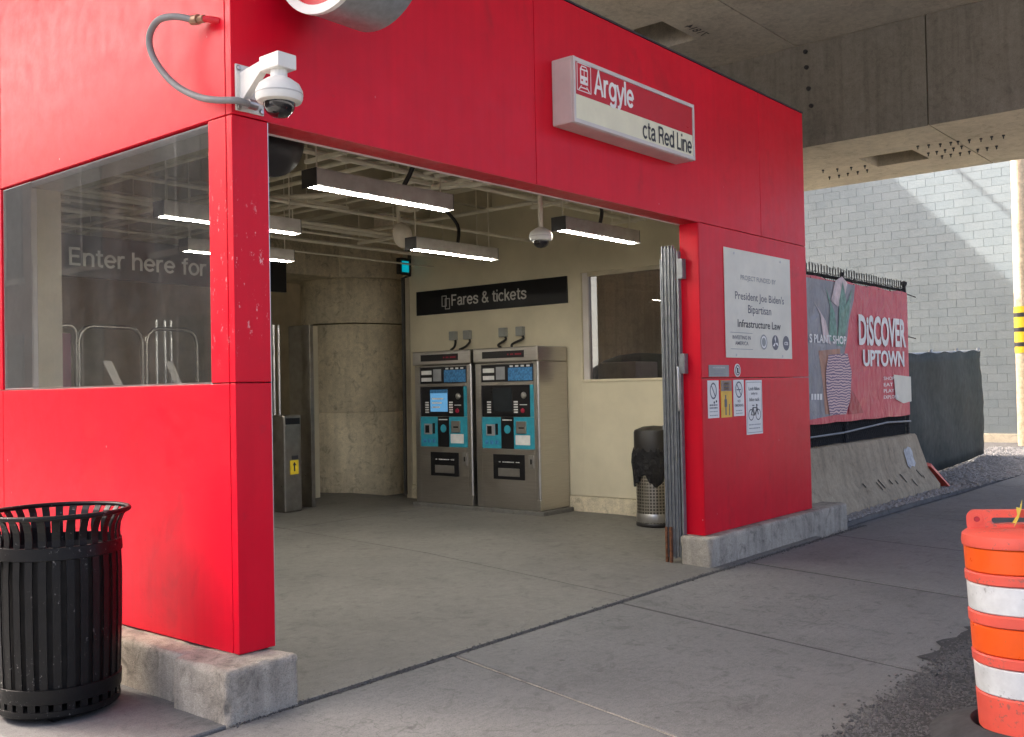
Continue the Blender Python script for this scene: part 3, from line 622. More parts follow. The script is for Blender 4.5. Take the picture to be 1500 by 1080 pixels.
# conduit whip
cd = thing('flexible_conduit', (0, .2, 3.4), 'grey flexible conduit looping from the red side wall to the corner camera', 'conduit')
P = [(-.06, .24, 3.583), (-.10, .34, 3.615), (-.13, .46, 3.62), (-.14, .535, 3.56), (-.13, .545, 3.47), (-.11, .48, 3.36), (-.09, .36, 3.25), (-.07, .20, 3.165), (-.05, .05, 3.12), (.0, -.05, 3.108), (.075, -.06, 3.10)]
MB().tube(smooth(P), .018, 12).build('hose', 'hose', cd, True)
MB().tube([(-.055, .20, 3.578), (-.055, .26, 3.587)], .026, 12).build('fitting', 'brass', cd, True); MB().tube([(-.05, .155, 3.571), (-.05, .205, 3.576)], .021, 8).build('fitting', 'brass', cd, True)
MB().tube([(-.05, .16, 3.571), (-.02, .12, 3.565), (.004, .10, 3.56)], .017, 10).build('stub_pipe', 'red_inner', cd, True)
MB().tube([(.06, -.058, 3.105), (.115, -.055, 3.105)], .026, 10).build('fitting', 'alu', cd, True); MB().tube([(.11, -.05, 3.105), (.14, -.012, 3.11)], .02, 8).build('fitting', 'alu', cd, True)
# inner dome camera
p = (3.66, .85)
icm = thing('security_camera', (p[0], p[1], 2.8), 'white dome security camera hanging from ceiling pipe inside the doorway', 'camera')
dome(icm, (p[0], p[1], 2.905), .10); MB().tube([(p[0], p[1], 2.96), (p[0], p[1], 4.24)], .022).build('drop_pipe', 'conduit', icm, True)

# ------------------------------------------------------------------ ceiling lights
def light(x0, x1, y, label):
    z = 2.95; t_ = thing('ceiling_light', ((x0+x1)/2, y, z), label, 'light', 'fluorescent ceiling lights')
    h = .125; w = .075
    mb = MB(); mb.box(x0, x1, y-w, y-w+.008, z+.012, z+h); mb.box(x0, x1, y+w-.008, y+w, z+.012, z+h); mb.box(x0, x1, y-w+.009, y+w-.009, z+h-.008, z+h); mb.build('housing', 'fixture', t_, True)
    for xa, xb in ((x0-.006, x0-.001), (x1+.001, x1+.006)): B(xa, xb, y-w-.002, y+w+.002, z+.004, z+h+.002).build('end_cap', 'black_plastic', t_, True)
    B(x0+.004, x1-.004, y-w+.009, y-.019, z+.012, z+.02).build('reflector', 'fixture', t_, True); B(x0+.004, x1-.004, y+.019, y+w-.009, z+.012, z+.02).build('reflector', 'fixture', t_, True)
    B(x0+.004, x1-.004, y-.018, y+.018, z+.004, z+.022, .004).build('lamp', 'tube', t_, True)
    for x in (x0+.06, x1-.06): MB().tube([(x, y, z+h), (x, y, 4.24)], .006, 6).build('hanger', 'conduit', t_, True)
light(1.17, 2.47, .83, 'hanging fluorescent light nearest the doorway, left of the inner dome camera')
light(3.85, 5.02, .80, 'hanging fluorescent light right beside the inner dome camera')
light(3.72, 4.92, 2.49, 'hanging fluorescent light deeper inside, in front of the fares sign wall')
light(1.06, 2.34, 2.49, 'hanging fluorescent light half hidden behind the red pier')
light(2.2, 3.43, 3.99, 'hanging fluorescent light lowest beside the red pier, deep inside')
light(1.2, 2.4, 7.6, 'hanging fluorescent light far back above the fare gates')

# ceiling pipes, boxes
def pipe(P, r, label, mat='conduit', name='ceiling_conduit'):
    o = MB().tube(smooth(P, 4) if len(P) > 2 else P, r, 8).build(name, mat); return tag(o, label, 'conduit', 'conduits under the ceiling')
pipe([(2.75, .22, 3.62), (2.75, 11.9, 3.62)], .022, 'straight cream conduit running inward under ceiling, left of a parallel one')
pipe([(2.95, .22, 3.60), (2.95, 11.9, 3.60)], .022, 'straight cream conduit running inward under ceiling, right of a parallel one')
pipe([(4.4, .3, 3.55), (3.9, 1.6, 3.5), (3.2, 2.9, 3.48), (2.4, 4.4, 3.48), (1.5, 7.5, 3.48)], .024, 'bent cream conduit sweeping diagonally under the station ceiling')
pipe([(.3, 3.3, 3.42), (6.85, 3.3, 3.42)], .02, 'cream conduit crossing under ceiling towards the fares wall')
pipe([(.3, 5.0, 3.4), (6.85, 5.0, 3.4)], .024, 'cream conduit crossing just in front of the round column')
pipe([(.3, 5.25, 3.3), (6.85, 5.25, 3.3)], .012, 'thin cream conduit crossing lowest in front of the round column')
pipe([(5.6, .25, 3.66), (5.6, 5.7, 3.66)], .026, 'cream conduit close to the right interior wall under ceiling')
pipe([(2.1, .9, 3.11), (2.12, .8, 3.3), (2.0, .7, 3.6)], .018, 'short black cable rising from the nearest hanging light', 'black_plastic', 'power_cable')
pipe([(4.55, .85, 3.11), (4.5, .8, 3.25), (4.3, .8, 3.45)], .018, 'short black cable rising from the light beside the dome camera', 'black_plastic', 'power_cable')
pipe([(4.45, 2.55, 3.1), (4.5, 2.6, 3.3), (4.35, 2.7, 3.48), (4.15, 2.8, 3.5)], .018, 'black looping cable over the light in front of the fares wall', 'black_plastic', 'power_cable')
for x, y, z, l in ((3.95, 2.75, 3.45, 'square cream junction box above the light before fares wall'), (2.3, 4.5, 3.42, 'square cream junction box in the middle of the ceiling pipes'), (2.5, .7, 3.5, 'square cream junction box close behind the red header')):
    b_ = thing('junction_box', (x, y, z), l, 'box', 'junction boxes on the ceiling pipes'); B(-.09, .09, -.07, .07, -.05, .05, .006).build('case', 'conduit', b_); B(-.08, .08, -.06, .06, -.058, -.0505).build('lid', 'conduit', b_)
for x, y, l in ((2.95, .62, 'cream strut bracket hanging just inside red header near middle'), (4.35, .55, 'cream strut bracket hanging just inside red header right of dome camera'), (1.25, .6, 'cream strut bracket hanging just inside header at left')):
    b_ = thing('strut_bracket', (x, y, 3.6), l, 'bracket', 'strut brackets under the ceiling'); B(-.02, .02, -.35, .35, -.02, .02).build('rail', 'conduit', b_)
    for q in (-.3, .3): MB().tube([(0, q, .02), (0, q, .64)], .007, 6).build('rod', 'conduit', b_)
bl = thing('alarm_bell', (4.0, 2.9, 3.17), 'pale round bell behind the hanging light in front of fares wall', 'bell')
MB().lathe([(0, -.07), (.08, -.06), (.125, -.02), (.13, .0), (.06, .02), (0, .02)], 28, (0, 0, 0), 'y').build('gong', 'conduit', bl); MB().tube([(0, .03, 0), (0, .06, .3), (0, .06, 1.05)], .02, 8).build('stem', 'conduit', bl)
sp = thing('round_speaker', (.60, .5, 2.9), 'large round black dish hanging inside the doorway beside the red pier', 'speaker')
MB().lathe([(0, -.10), (.12, -.09), (.22, -.05), (.27, .0), (.27, .02), (0, .02)], 40, (0, 0, .26), 'y').build('dish', 'black_plastic', sp); MB().tube([(0, .03, .3), (0, .05, 1.3)], .02, 8).build('stem', 'conduit', sp)
bsg = thing('signal_lamp', (6.85, 5.9, 3.25), 'small glowing blue signal lamp at the top of the round column', 'lamp')
px = onY(590, 391, 5.76); bsg.location = tuple(px)
B(-.10, .10, -.05, .03, -.11, .12, .01).build('case', 'black_plastic', bsg); B(-.065, .065, -.056, -.051, -.08, .075).build('lens', 'signal_blue', bsg); MB().tube([(.14, .0, .35), (.12, .0, -.12), (0, .0, -.16), (-.02, 0, -3.2)], .028, 6).build('cable', 'black_plastic', bsg)

def rack(name, label, axis, c, spread, n, z, a, b, r):
    t_ = thing(name, (0, 0, 0), label, 'conduit'); rd = random.Random(n)
    for i in range(n):
        o = c-spread/2+spread*i/(n-1); zz = z+rd.choice((0, .03, .06)); rr = r*rd.choice((.7, 1, 1.3))
        MB().tube([(o, a, zz), (o, b, zz)] if axis == 'y' else [(a, o, zz), (b, o, zz)], rr, 8).build('pipe', 'conduit', t_)
    p = a+.3
    while p < b:
        (B(c-spread/2-.06, c+spread/2+.06, p, p+.04, z-.06, z-.03) if axis == 'y' else B(p, p+.04, c-spread/2-.06, c+spread/2+.06, z-.06, z-.03)).build('strut', 'conduit', t_)
        for e in (-1, 1): q = c+e*(spread/2+.05); MB().tube([(q, p+.02, z-.03), (q, p+.02, 4.24)] if axis == 'y' else [(p+.02, q, z-.03), (p+.02, q, 4.24)], .007, 6).build('rod', 'conduit', t_)
        p += 1.45
rack('pipe_rack', 'rack of parallel cream pipes running inward over the doorway middle', 'y', 3.55, .42, 4, 3.55, .3, 11.8, .022)
rack('pipe_rack', 'rack of parallel cream pipes running inward near the left side', 'y', 1.35, .36, 4, 3.52, .3, 11.8, .024)
rack('pipe_rack', 'rack of cream pipes crossing the ceiling before the round column', 'x', 4.35, .5, 4, 3.42, .3, 6.85, .022)
rack('pipe_rack', 'rack of cream pipes crossing the ceiling just inside the doorway', 'x', 1.75, .36, 3, 3.5, .3, 6.85, .02)
# ------------------------------------------------------------------ fares sign on right wall
XF = 6.872
fs = thing('fares_sign', (6.9, 4.3, 2.64), 'long black wall sign reading Fares and tickets above the ticket machines', 'sign')
B(XF, 6.898, 2.98, 5.62, 2.645, 2.98, .004).build('board', 'sign_black', fs, True)
sign_text('Fares & tickets', 'lettering', 'letter_grey', fs, (XF-.003, 4.945, 2.742), 1.33, .155, '-x', .13)
mb = MB()
def frameX(y, z, w, h, t_=.01):
    for a in ((y-t_, y, z, z+h), (y-w, y-w+t_, z, z+h), (y-w, y, z, z+t_), (y-w, y, z+h-t_, z+h)): mb.box(XF-.004, XF-.001, a[0], a[1], a[2], a[3])
frameX(5.12, 2.74, .09, .15); frameX(5.06, 2.70, .09, .15); mb.build('ticket_icon', 'letter_grey', fs, True)
# wall boxes with cables above machines
for k, (y, l) in enumerate(((4.91, 'grey electrical box above left ticket machine, further from the window'), (4.65, 'grey electrical box above left ticket machine, nearer the window'), (4.02, 'grey electrical box above right ticket machine, further from the window'), (3.73, 'grey electrical box above right ticket machine, nearest the window'))):
    e = thing('wall_box', (6.9, y, 2.33), l, 'electrical box', 'electrical boxes above the ticket machines')
    B(-.07, -.002, -.055, .055, -.06, .06, .008).build('case', 'grey_plate', e); B(-.076, -.0705, -.045, .045, -.05, .05).build('cover', 'grey_plate', e)
    MB().tube(smooth([(-.04, -.04, -.06), (-.06, -.06, -.1), (-.1, -.07+.05*k, -.16), (-.15, -.05+.1*(k % 2), -.20)], 4), .016, 8).build('cable', 'black_plastic', e)

# ------------------------------------------------------------------ ticket machines
def machine(yr, label, lit):
    W, D, H0, H1 = 1.03, .57, .055, 2.03
    t_ = thing('ticket_machine', (6.3, yr, fz(5)), label, 'ticket machine', 'stainless ticket machines on the right wall')
    U = lambda u: W*(1-u); V = lambda v: H0+(H1-H0)*v
    B(-.03, D+.01, -.06, W+.03, -.05, .05, .01).build('plinth', 'conc_floor', t_)
    B(.02, D, .0, W, H0, V(.905), .006).build('cabinet', 'stainless', t_)
    B(-.015, D, -.005, W+.005, V(.908), H1, .015).build('hood', 'stainless', t_)
    def fr(name, mat, u0, u1, v0, v1, x, th=.006, bev=0, par=None): return B(x, x+th, U(u1), U(u0), V(v0), V(v1), bev).build(name, mat, par or t_)
    led = fr('display', 'sign_black', .15, .80, .934, .977, -.02)
    text('SINGLE TICKETS' if False else '- -- ----', 'led_text', 'led_red', t_, (-.022, U(.55), V(.95)), .22, .018, '-x', .02, world=False)
    # door frame (proud border round recesses)
    for a in ((.03, .105, 0, .90), (.925, .965, 0, .90), (.106, .924, .895, .903), (.106, .924, .765, .785), (.106, .924, .0, .368)): fr('door_frame', 'stainless', *a, .0, .02, .003)
    up = fr('info_panel', 'sign_black', .106, .924, .786, .894, .014)
    fr('sticker', 'label_white', .13, .31, .845, .872, .011, .002, par=up); fr('sticker', 'label_white', .13, .31, .80, .825, .011, .002, par=up); fr('sticker', 'ink_grey', .34, .48, .80, .88, .011, .002, par=up)
    po = fr('fare_poster', 'paper_blue', .53, .90, .792, .89, .011, .002, par=up); fr('poster_heading', 'sign_black', .53, .90, .872, .89, .009, .0015, par=up)
    for q in range(4): fr('poster_icon', 'label_white', .56+q*.085, .61+q*.085, .876, .887, .0075, .001, par=up)
    fa = fr('fascia', 'sign_black', .106, .924, .568, .764, .016)
    fr('screen', 'screen_lit' if lit else 'brick_glass', .28, .58, .60, .745, .013, .002, par=fa)
    fr('screen_heading', 'paper_blue', .28, .58, .722, .745, .0115, .001, par=fa) if lit else None
    if lit:
        for q in range(3): fr('screen_row', 'label_white', .31, .45+.03*q, .625+q*.028, .634+q*.028, .0115, .001, par=fa)
    for u in (.19, .61):
        for q in range(5): fr('button', 'label_white', u, u+.06, .592+q*.016, .601+q*.016, .010, .005, par=fa)
    MB().lathe([(0, -.02), (.03, -.015), (.042, .0), (.042, .012)], 20, (.014, U(.76), V(.70)), 'x').build('coin_slot', 'alu', fa)
    fr('coin_label', 'label_white', .70, .81, .640, .645, .013, .002, par=fa)
    MB().lathe([(0, -.012), (.028, -.008), (.03, .006)], 18, (.014, U(.745), V(.606)), 'x').build('stop_button', 'led_red', fa)
    fr('side_strip', 'machine_blue', .86, .924, .568, .764, .012, .003, par=fa)
    # lower blue panels tilted look: two blue + black middle
    L = fr('bill_panel', 'machine_blue', .106, .405, .37, .566, .010); fr('bill_slot', 'ink_grey', .17, .31, .45, .52, .006, .003, par=L); fr('bill_mouth', 'sign_black', .19, .26, .46, .51, .004, .002, par=L); fr('bill_reader', 'sign_black', .32, .36, .455, .525, .004, .004, par=L)
    for q in range(3): fr('bill_icon', 'paper_blue', .15+q*.08, .20+q*.08, .395, .42, .008, .002, par=L)
    C_ = fr('card_panel', 'sign_black', .408, .602, .37, .566, .008); MB().lathe([(0, -.006), (.05, -.004), (.056, .004)], 22, (.010, U(.505), V(.49)), 'x').build('card_target', 'machine_blue', C_); fr('card_label', 'label_white', .43, .58, .545, .551, .006, .0015, par=C_)
    Rr = fr('card_reader_panel', 'machine_blue', .605, .924, .37, .566, .010); fr('reader', 'alu', .65, .80, .465, .54, -.004, .013, .004, par=Rr); fr('reader_slot', 'sign_black', .69, .77, .495, .505, -.006, .002, par=Rr); fr('instruction_label', 'label_white', .63, .85, .395, .455, .008, .002, par=Rr)
    tr = fr('ticket_tray', 'sign_black', .29, .77, .18, .335, -.012, .014, .004); fr('tray_flap', 'alu', .37, .70, .20, .25, -.018, .006, .002, par=tr); text('TICKETS/CHANGE' if False else '• ▪▪▪▪▪' if False else '- ------ --', 'tray_text', 'label_white', t_, (-.0135, U(.38), V(.285)), .33, .012, '-x', .02, world=False)
    lk = fr('lock_plate', 'alu', .83, .91, .255, .335, -.008, .009, .003); fr('key_slot', 'sign_black', .86, .88, .28, .31, -.010, .002, par=lk)
    MB().tube([(.008, .012, H0+.13), (.008, .012, V(.905))], .022, 12).build('corner_post', 'alu', t_); B(-.022, .04, -.014, .045, H0, H0+.13, .006).build('post_foot', 'stainless', t_)
    return t_
machine(4.085, 'left stainless ticket machine with lit blue screen, beside the round column', True)
machine(3.0, 'right stainless ticket machine with dark screen, nearer the window', False)

# ------------------------------------------------------------------ interior litter bin
bx_, by_ = 6.47, 1.52
lb = thing('litter_bin', (bx_, by_, fz(1.5)), 'round steel litter bin with black lid and bag behind the folded gate', 'bin')
mb = MB().lathe([(0, .0), (.20, .0), (.205, .02), (.205, .62), (.19, .62)], 40); o = mb.build('shell', 'bin_steel', lb)
uvl = o.data.uv_layers.new(name='UVMap')
for lp in o.data.loops:
    v_ = o.data.vertices[lp.vertex_index].co; uvl.data[lp.index].uv = (math.atan2(v_.y, v_.x)*.205, v_.z)
MB().lathe([(.207, .0), (.215, .01), (.215, .035), (.207, .045)], 40).build('base_ring', 'black_plastic', lb); MB().lathe([(.2065, .05), (.2085, .055), (.2085, .14), (.2065, .145)], 40).build('steel_band', 'alu', lb)
mb = MB(); rnd = random.Random(2); n = 64; prof = [(.24, .62), (.245, .70), (.235, .80), (.215, .865)]; vs = []; low = [.50+.07*math.sin(k*.45)+rnd.uniform(-.015, .015) for k in range(n)]
for i, (r, z) in enumerate([(.225, None)]+prof):
    for k in range(n):
        a_ = 2*math.pi*k/n; rr = r+.014*math.sin(k*1.7+i)+rnd.uniform(-.007, .007); vs.append((rr*math.cos(a_), rr*math.sin(a_), low[k] if z is None else z))
mb.add(vs, [(i*n+k, i*n+(k+1) % n, (i+1)*n+(k+1) % n, (i+1)*n+k) for i in range(4) for k in range(n)], True); mb.build('bag', 'bag', lb)
MB().lathe([(.21, .82), (.222, .825), (.222, 1.035), (.21, 1.06), (.12, 1.095), (0, 1.105)], 40).build('lid', 'black_plastic', lb)

# ------------------------------------------------------------------ folding gate
fg = thing('folding_gate', (4.76, .3, 0), 'grey steel accordion gate folded against the right red jamb', 'gate')
for i in range(8):
    y = .205+i*.0155; x = 4.785-.007*(i % 2)-i*.0035
    mb = MB(); z0_, z1_ = .05+.012*(i % 3), 2.83+.025*(i % 2)
    mb.box(x-.016, x+.016, y-.002, y+.002, z0_, z1_, .0008); mb.box(x-.016, x-.013, y+.0025, y+.009, z0_, z1_)
    mb.build('upright', 'gate_grey', fg, True)
B(4.735, 4.768, .326, .338, .03, 2.74, .003).build('lead_post', 'gate_grey', fg, True); B(4.775, 4.825, .172, .19, .0, 2.8, .003).build('hinge_post', 'gate_grey', fg, True)
B(4.735, 4.78, .339, .346, 1.20, 1.24).build('latch_bar', 'gate_grey', fg, True)
MB().tube(smooth([(4.755, .19, 1.75), (4.735, .175, 1.73), (4.735, .175, 1.40), (4.755, .19, 1.38)], 4), .009, 8).build('handle', 'alu', fg, True)
for y in (.285, .328): B(4.722, 4.752, y-.011, y+.011, .005, .33, .004).build('drop_bolt', 'rust', fg, True)
B(4.765, 4.83, .16, .171, .0, .07, .003).build('foot', 'rust', fg, True)
for z in (2.55, 1.7): B(4.775, 4.842, .13, .18, z, z+.18, .004).build('hinge', 'gate_grey', fg, True)

# ------------------------------------------------------------------ signs on the right red pier
po = thing('funding_poster', (6.0, 0, 1.84), 'large pale metal notice with three round seals on the right red pier', 'notice')
plateY('plate', 'poster_metal', po, 5.30, 6.73, 1.845, 2.872, -.008, .006, .002)
def pt(s, x0, x1, z0, h, mat='ink_soft', b=.006): text(s, 'lettering', mat, po, (x0, -.0095, z0), x1-x0, h, bold=b)
pt('PROJECT FUNDED BY', 5.62, 6.38, 2.575, .06, 'ink_grey'); pt("President Joe Biden's", 5.50, 6.56, 2.375, .10); pt('Bipartisan', 5.76, 6.26, 2.25, .105); pt('Infrastructure Law', 5.54, 6.47, 2.135, .075, 'ink', .012)
pt('INVESTING IN', 5.43, 5.80, 2.02, .036, 'ink_soft', .01); pt('AMERICA', 5.48, 5.75, 1.965, .036, 'ink_soft', .01)
for z in (1.925, 2.08): plateY('rule', 'ink_grey', po, 5.39, 5.84, z, z+.005, -.0095, .001)
for x, m_ in ((6.08, 'grey_plate'), (6.34, 'ink_soft'), (6.59, 'ink_soft')):
    d = MB().lathe([(0, -.0015), (.075, -.0015), (.075, .0), (0, 0)], 28, (x, -.0085, 2.005), 'y').build('seal', m_, po, True)
    if x == 6.59: text('cta', 'lettering', 'letter_white', po, (6.545, -.0112, 1.985), .09, .04, bold=.01)
    elif x == 6.34:
        for a_ in (90, 210, 330):
            mb = MB(); c_, s_ = math.cos(R(a_)), math.sin(R(a_)); q = [(0, 0), (.04*c_-.02*s_, .04*s_+.02*c_), (.07*c_, .07*s_), (.03*c_+.008*s_, .03*s_-.008*c_)]
            mb.add([(x+u, -.0112, 2.005+v) for u, v in q], [(0, 1, 2, 3)]); mb.build('seal_mark', 'letter_white', d, True)
    else: MB().lathe([(.045, -.0022), (.058, -.0022), (.058, -.0016), (.045, -.0016)], 24, (x, -.0085, 2.005), 'y', True).build('seal_mark', 'letter_white', d, True)
for x in (5.5, 6.5):
    for z in (1.87, 2.83): MB().lathe([(0, -.004), (.012, -.003), (.014, 0)], 10, (x, -.008, z), 'y').build('screw', 'alu', po, True)
def small(name, x0, x1, z0, z1, label, mat):
    t_ = thing(name, ((x0+x1)/2, 0, z0), label, 'sign', 'small notices on the right red pier'); plateY('plate', mat, t_, x0, x1, z0, z1, -.006, .005, .001); return t_
def bars(t_, x0, x1, zs, mat='ink_soft', h=.010):
    for z in zs:
        mb = MB(); x = x0
        while x < x1-.008:
            w_ = min(random.uniform(.012, .04), x1-x); mb.box(x, x+w_, -.0072, -.006, z, z+h); x += w_+.009
        mb.build('small_print', mat, t_, True)
def ringY(t_, x, z, rx, rz, w_, mat, name='ring', slash=True):
    mb = MB(); n = 28; vs = []
    for rr in (1, 1-w_/rx):
        for k in range(n): a_ = 2*math.pi*k/n; vs.append((x+rx*rr*math.cos(a_), -.0075, z+rz*rr*math.sin(a_)))
    mb.add(vs, [(k, (k+1) % n, n+(k+1) % n, n+k) for k in range(n)])
    if slash: c_ = .7; mb.add([(x-rx*c_, -.0076, z+rz*c_), (x-rx*c_+w_, -.0076, z+rz*c_+w_*.3), (x+rx*c_, -.0076, z-rz*c_), (x+rx*c_-w_, -.0076, z-rz*c_-w_*.3)], [(0, 1, 2, 3)])
    return mb.build(name, mat, t_, True)
g1 = small('grey_plaque', 4.97, 5.35, 1.668, 1.775, 'small grey rectangular plaque just below the pale notice', 'grey_plate'); bars(g1, 5.04, 5.27, (1.745,), 'letter_grey', .012); bars(g1, 5.08, 5.24, (1.715, 1.69), 'ink_grey', .012)
cg = thing('round_notice', (5.52, 0, 1.665), 'tiny white oval notice right of the grey plaque', 'sign', 'small notices on the right red pier')
MB().lathe([(0, -.006), (.062, -.006), (.062, -.001), (0, -.001)], 28, (5.52, 0, 1.727), 'y').build('plate', 'sign_white', cg, True); ringY(cg, 5.52, 1.727, .05, .05, .012, 'ink_soft'); plateY('figure', 'ink', cg, 5.505, 5.535, 1.70, 1.75, -.0078, .001)
s1 = small('notice', 4.94, 5.145, 1.295, 1.635, 'narrow white prohibition notice, leftmost of the row of four', 'sign_white'); ringY(s1, 5.04, 1.54, .062, .075, .012, 'ink_soft'); bars(s1, 4.97, 5.11, (1.405, 1.38), 'ink_soft', .014); bars(s1, 4.97, 5.11, (1.35, 1.315), 'ink_grey', .008)
for x, z in ((5.055, 1.435), (5.095, 1.445)): MB().lathe([(0, -.0075), (.011, -.0072), (.012, -.006)], 10, (x, 0, z), 'y').build('drop_mark', 'ink', s1, True)
s2 = small('notice', 5.185, 5.395, 1.293, 1.635, 'narrow amber notice with brown top and standing figure', 'yellow_sign'); plateY('header', 'brown_plate', s2, 5.187, 5.393, 1.535, 1.633, -.0072, .001); bars(s2, 5.24, 5.34, (1.60, 1.575, 1.55), 'yellow_sign', .012)
mb = MB(); mb.box(5.262, 5.282, -.0075, -.006, 1.315, 1.50); mb.box(5.25, 5.295, -.0073, -.006, 1.39, 1.46); mb.box(5.335, 5.348, -.0075, -.006, 1.31, 1.415); mb.build('figure', 'ink_soft', s2, True)
s3 = small('notice', 5.43, 5.64, 1.297, 1.638, 'narrow white no smoking notice, third of the row of four', 'sign_white'); ringY(s3, 5.535, 1.545, .07, .078, .012, 'ink_soft'); text('NO', 'lettering', 'ink_soft', s3, (5.505, -.0075, 1.425), .055, .026, bold=.02); text('SMOKING', 'lettering', 'ink_soft', s3, (5.455, -.0075, 1.385), .16, .026, bold=.02); bars(s3, 5.47, 5.6, (1.345, 1.32), 'ink_grey', .007)
plateY('cigarette', 'ink_soft', s3, 5.49, 5.575, 1.54, 1.55, -.0078, .001)
s4 = small('bike_notice', 5.68, 6.02, 1.112, 1.632, 'tall white bicycle lock notice, rightmost and largest of the row', 'sign_white')
for a_ in ((5.695, 6.005, 1.61, 1.615), (5.695, 6.005, 1.128, 1.133), (5.695, 5.700, 1.128, 1.615), (6.000, 6.005, 1.128, 1.615)): plateY('border', 'ink_grey', s4, *a_, -.0075, .001)
for s_, x0, x1, z in (('Lock Bikes', 5.735, 5.965, 1.535), ('only to', 5.785, 5.915, 1.485), ('bike rack', 5.745, 5.955, 1.43)): text(s_, 'lettering', 'ink', s4, (x0, -.0075, z), x1-x0, .034, bold=.01)
for x in (5.775, 5.925): ringY(s4, x, 1.30, .055, .055, .009, 'ink', 'bike_wheel', False)
mb = MB()
for a_, b_ in (((5.775, 1.30), (5.815, 1.37)), ((5.815, 1.37), (5.90, 1.365)), ((5.90, 1.365), (5.925, 1.30)), ((5.815, 1.37), (5.85, 1.295)), ((5.85, 1.295), (5.90, 1.365)), ((5.805, 1.39), (5.84, 1.39)), ((5.885, 1.40), (5.915, 1.39)), ((5.90, 1.365), (5.89, 1.40)), ((5.775, 1.30), (5.85, 1.295))):
    mb.tube([(a_[0], -.0072, a_[1]), (b_[0], -.0072, b_[1])], .0045, 5)
mb.build('bike_frame', 'ink', s4, True); bars(s4, 5.73, 5.97, (1.20, 1.165), 'ink_grey', .01)

# ------------------------------------------------------------------ fare gates at the back
hy = 6.2
for x0, x1, l in ((1.2, 1.98, 'tall rounded tube barrier seen at far left through the dusty window'), (2.05, 2.25, 'very narrow tall tube barrier seen through the left window'), (2.28, 3.03, 'wide tall rounded tube barrier in the middle of dusty window'), (3.08, 3.74, 'tall rounded tube barrier at right of the dusty window'), (4.0, 4.7, 'tall rounded tube barrier behind the red pier')):
    t_ = thing('gate_barrier', ((x0+x1)/2, hy, fz(6)), l, 'fare gate', 'tall tube barriers at the fare gates'); w = (x1-x0)/2; rr = min(.16, w*.8)
    pts = [(-w, 0, 0), (-w, 0, 2.30-rr)]+[(-w+rr-rr*math.cos(R(a)), 0, 2.30-rr+rr*math.sin(R(a))) for a in (30, 60, 90)]+[(w-rr+rr*math.sin(R(a)), 0, 2.30-rr+rr*math.cos(R(a))) for a in (0, 30, 60)]+[(w, 0, 2.30-rr), (w, 0, 0)]
    MB().tube(pts, .024, 10).build('hoop', 'turn_steel', t_); MB().tube([(-w, 0, .5), (w, 0, .5)], .02, 8).build('rail', 'turn_steel', t_)
    if w > .2: MB().add([(-w*.3, -.012, 1.92), (-w*.02, -.012, 1.92), (w*.55, -.012, 1.50), (w*.25, -.012, 1.50)], [(0, 1, 2, 3)]).build('wing', 'alu_paint', t_)
for i, (x, l) in enumerate(((4.97, 'low steel fare gate cabinet with yellow arrow sticker beside the red pier'), (3.4, 'low steel fare gate cabinet hidden behind the red pier'))):
    t_ = thing('fare_gate', (x, 6.12, fz(6)), l, 'fare gate'); B(-.15, .13, -.15, .45, 0, 1.24, .02).build('cabinet', 'turn_steel', t_); B(-.12, .10, -.158, -.151, 1.12, 1.2).build('display', 'sign_black', t_)
    s_ = B(-.06, .07, -.157, -.151, .48, .66).build('sticker', 'yellow', t_); mb = MB(); mb.box(-.005, .015, -.160, -.1575, .52, .60); mb.add([(-.025, -.160, .595), (.035, -.160, .595), (.005, -.160, .64)], [(0, 1, 2)]); mb.build('arrow', 'ink', s_); B(-.03, .07, -.157, -.151, .67, .72).build('sticker', 'ink', t_)
    for q in (-.06, .05, .13): MB().tube([(q, .3, 1.23), (q, .3, 2.42)], .018, 8).build('guard_tube', 'alu', t_)
tag(B(5.40, 5.46, 6.15, 6.6, fz(6), 2.5, .004).build('gate_post', 'turn_steel'), 'slim steel post between the fare gate and cream post', 'post')
es = thing('enter_sign', (2.9, 6.1, 2.95), 'dark hanging sign reading Enter here for trains, seen through the left window', 'sign')
B(1.2, 5.0, 6.1, 6.16, 2.90, 3.36, .005).build('board', 'sign_black', es, True); sign_text('Enter here for trains', 'lettering', 'letter_white', es, (2.12, 6.096, 3.02), 2.45, .2, w=.13)
for x in (1.6, 4.6): MB().tube([(x, 6.13, 3.36), (x, 6.13, 4.24)], .012, 6).build('hanger', 'conduit', es, True)
mr = thing('maroon_panel', (1.6, 5.6, 0), 'dark maroon advertising panel standing inside, seen low through the left window', 'panel'); B(-.28, .28, -.04, .04, .08, 2.25, .01).build('board', 'maroon', mr); 
for q in (-.2, .2): B(q-.03, q+.03, -.12, .12, .07, .12).build('foot', 'black_plastic', mr)

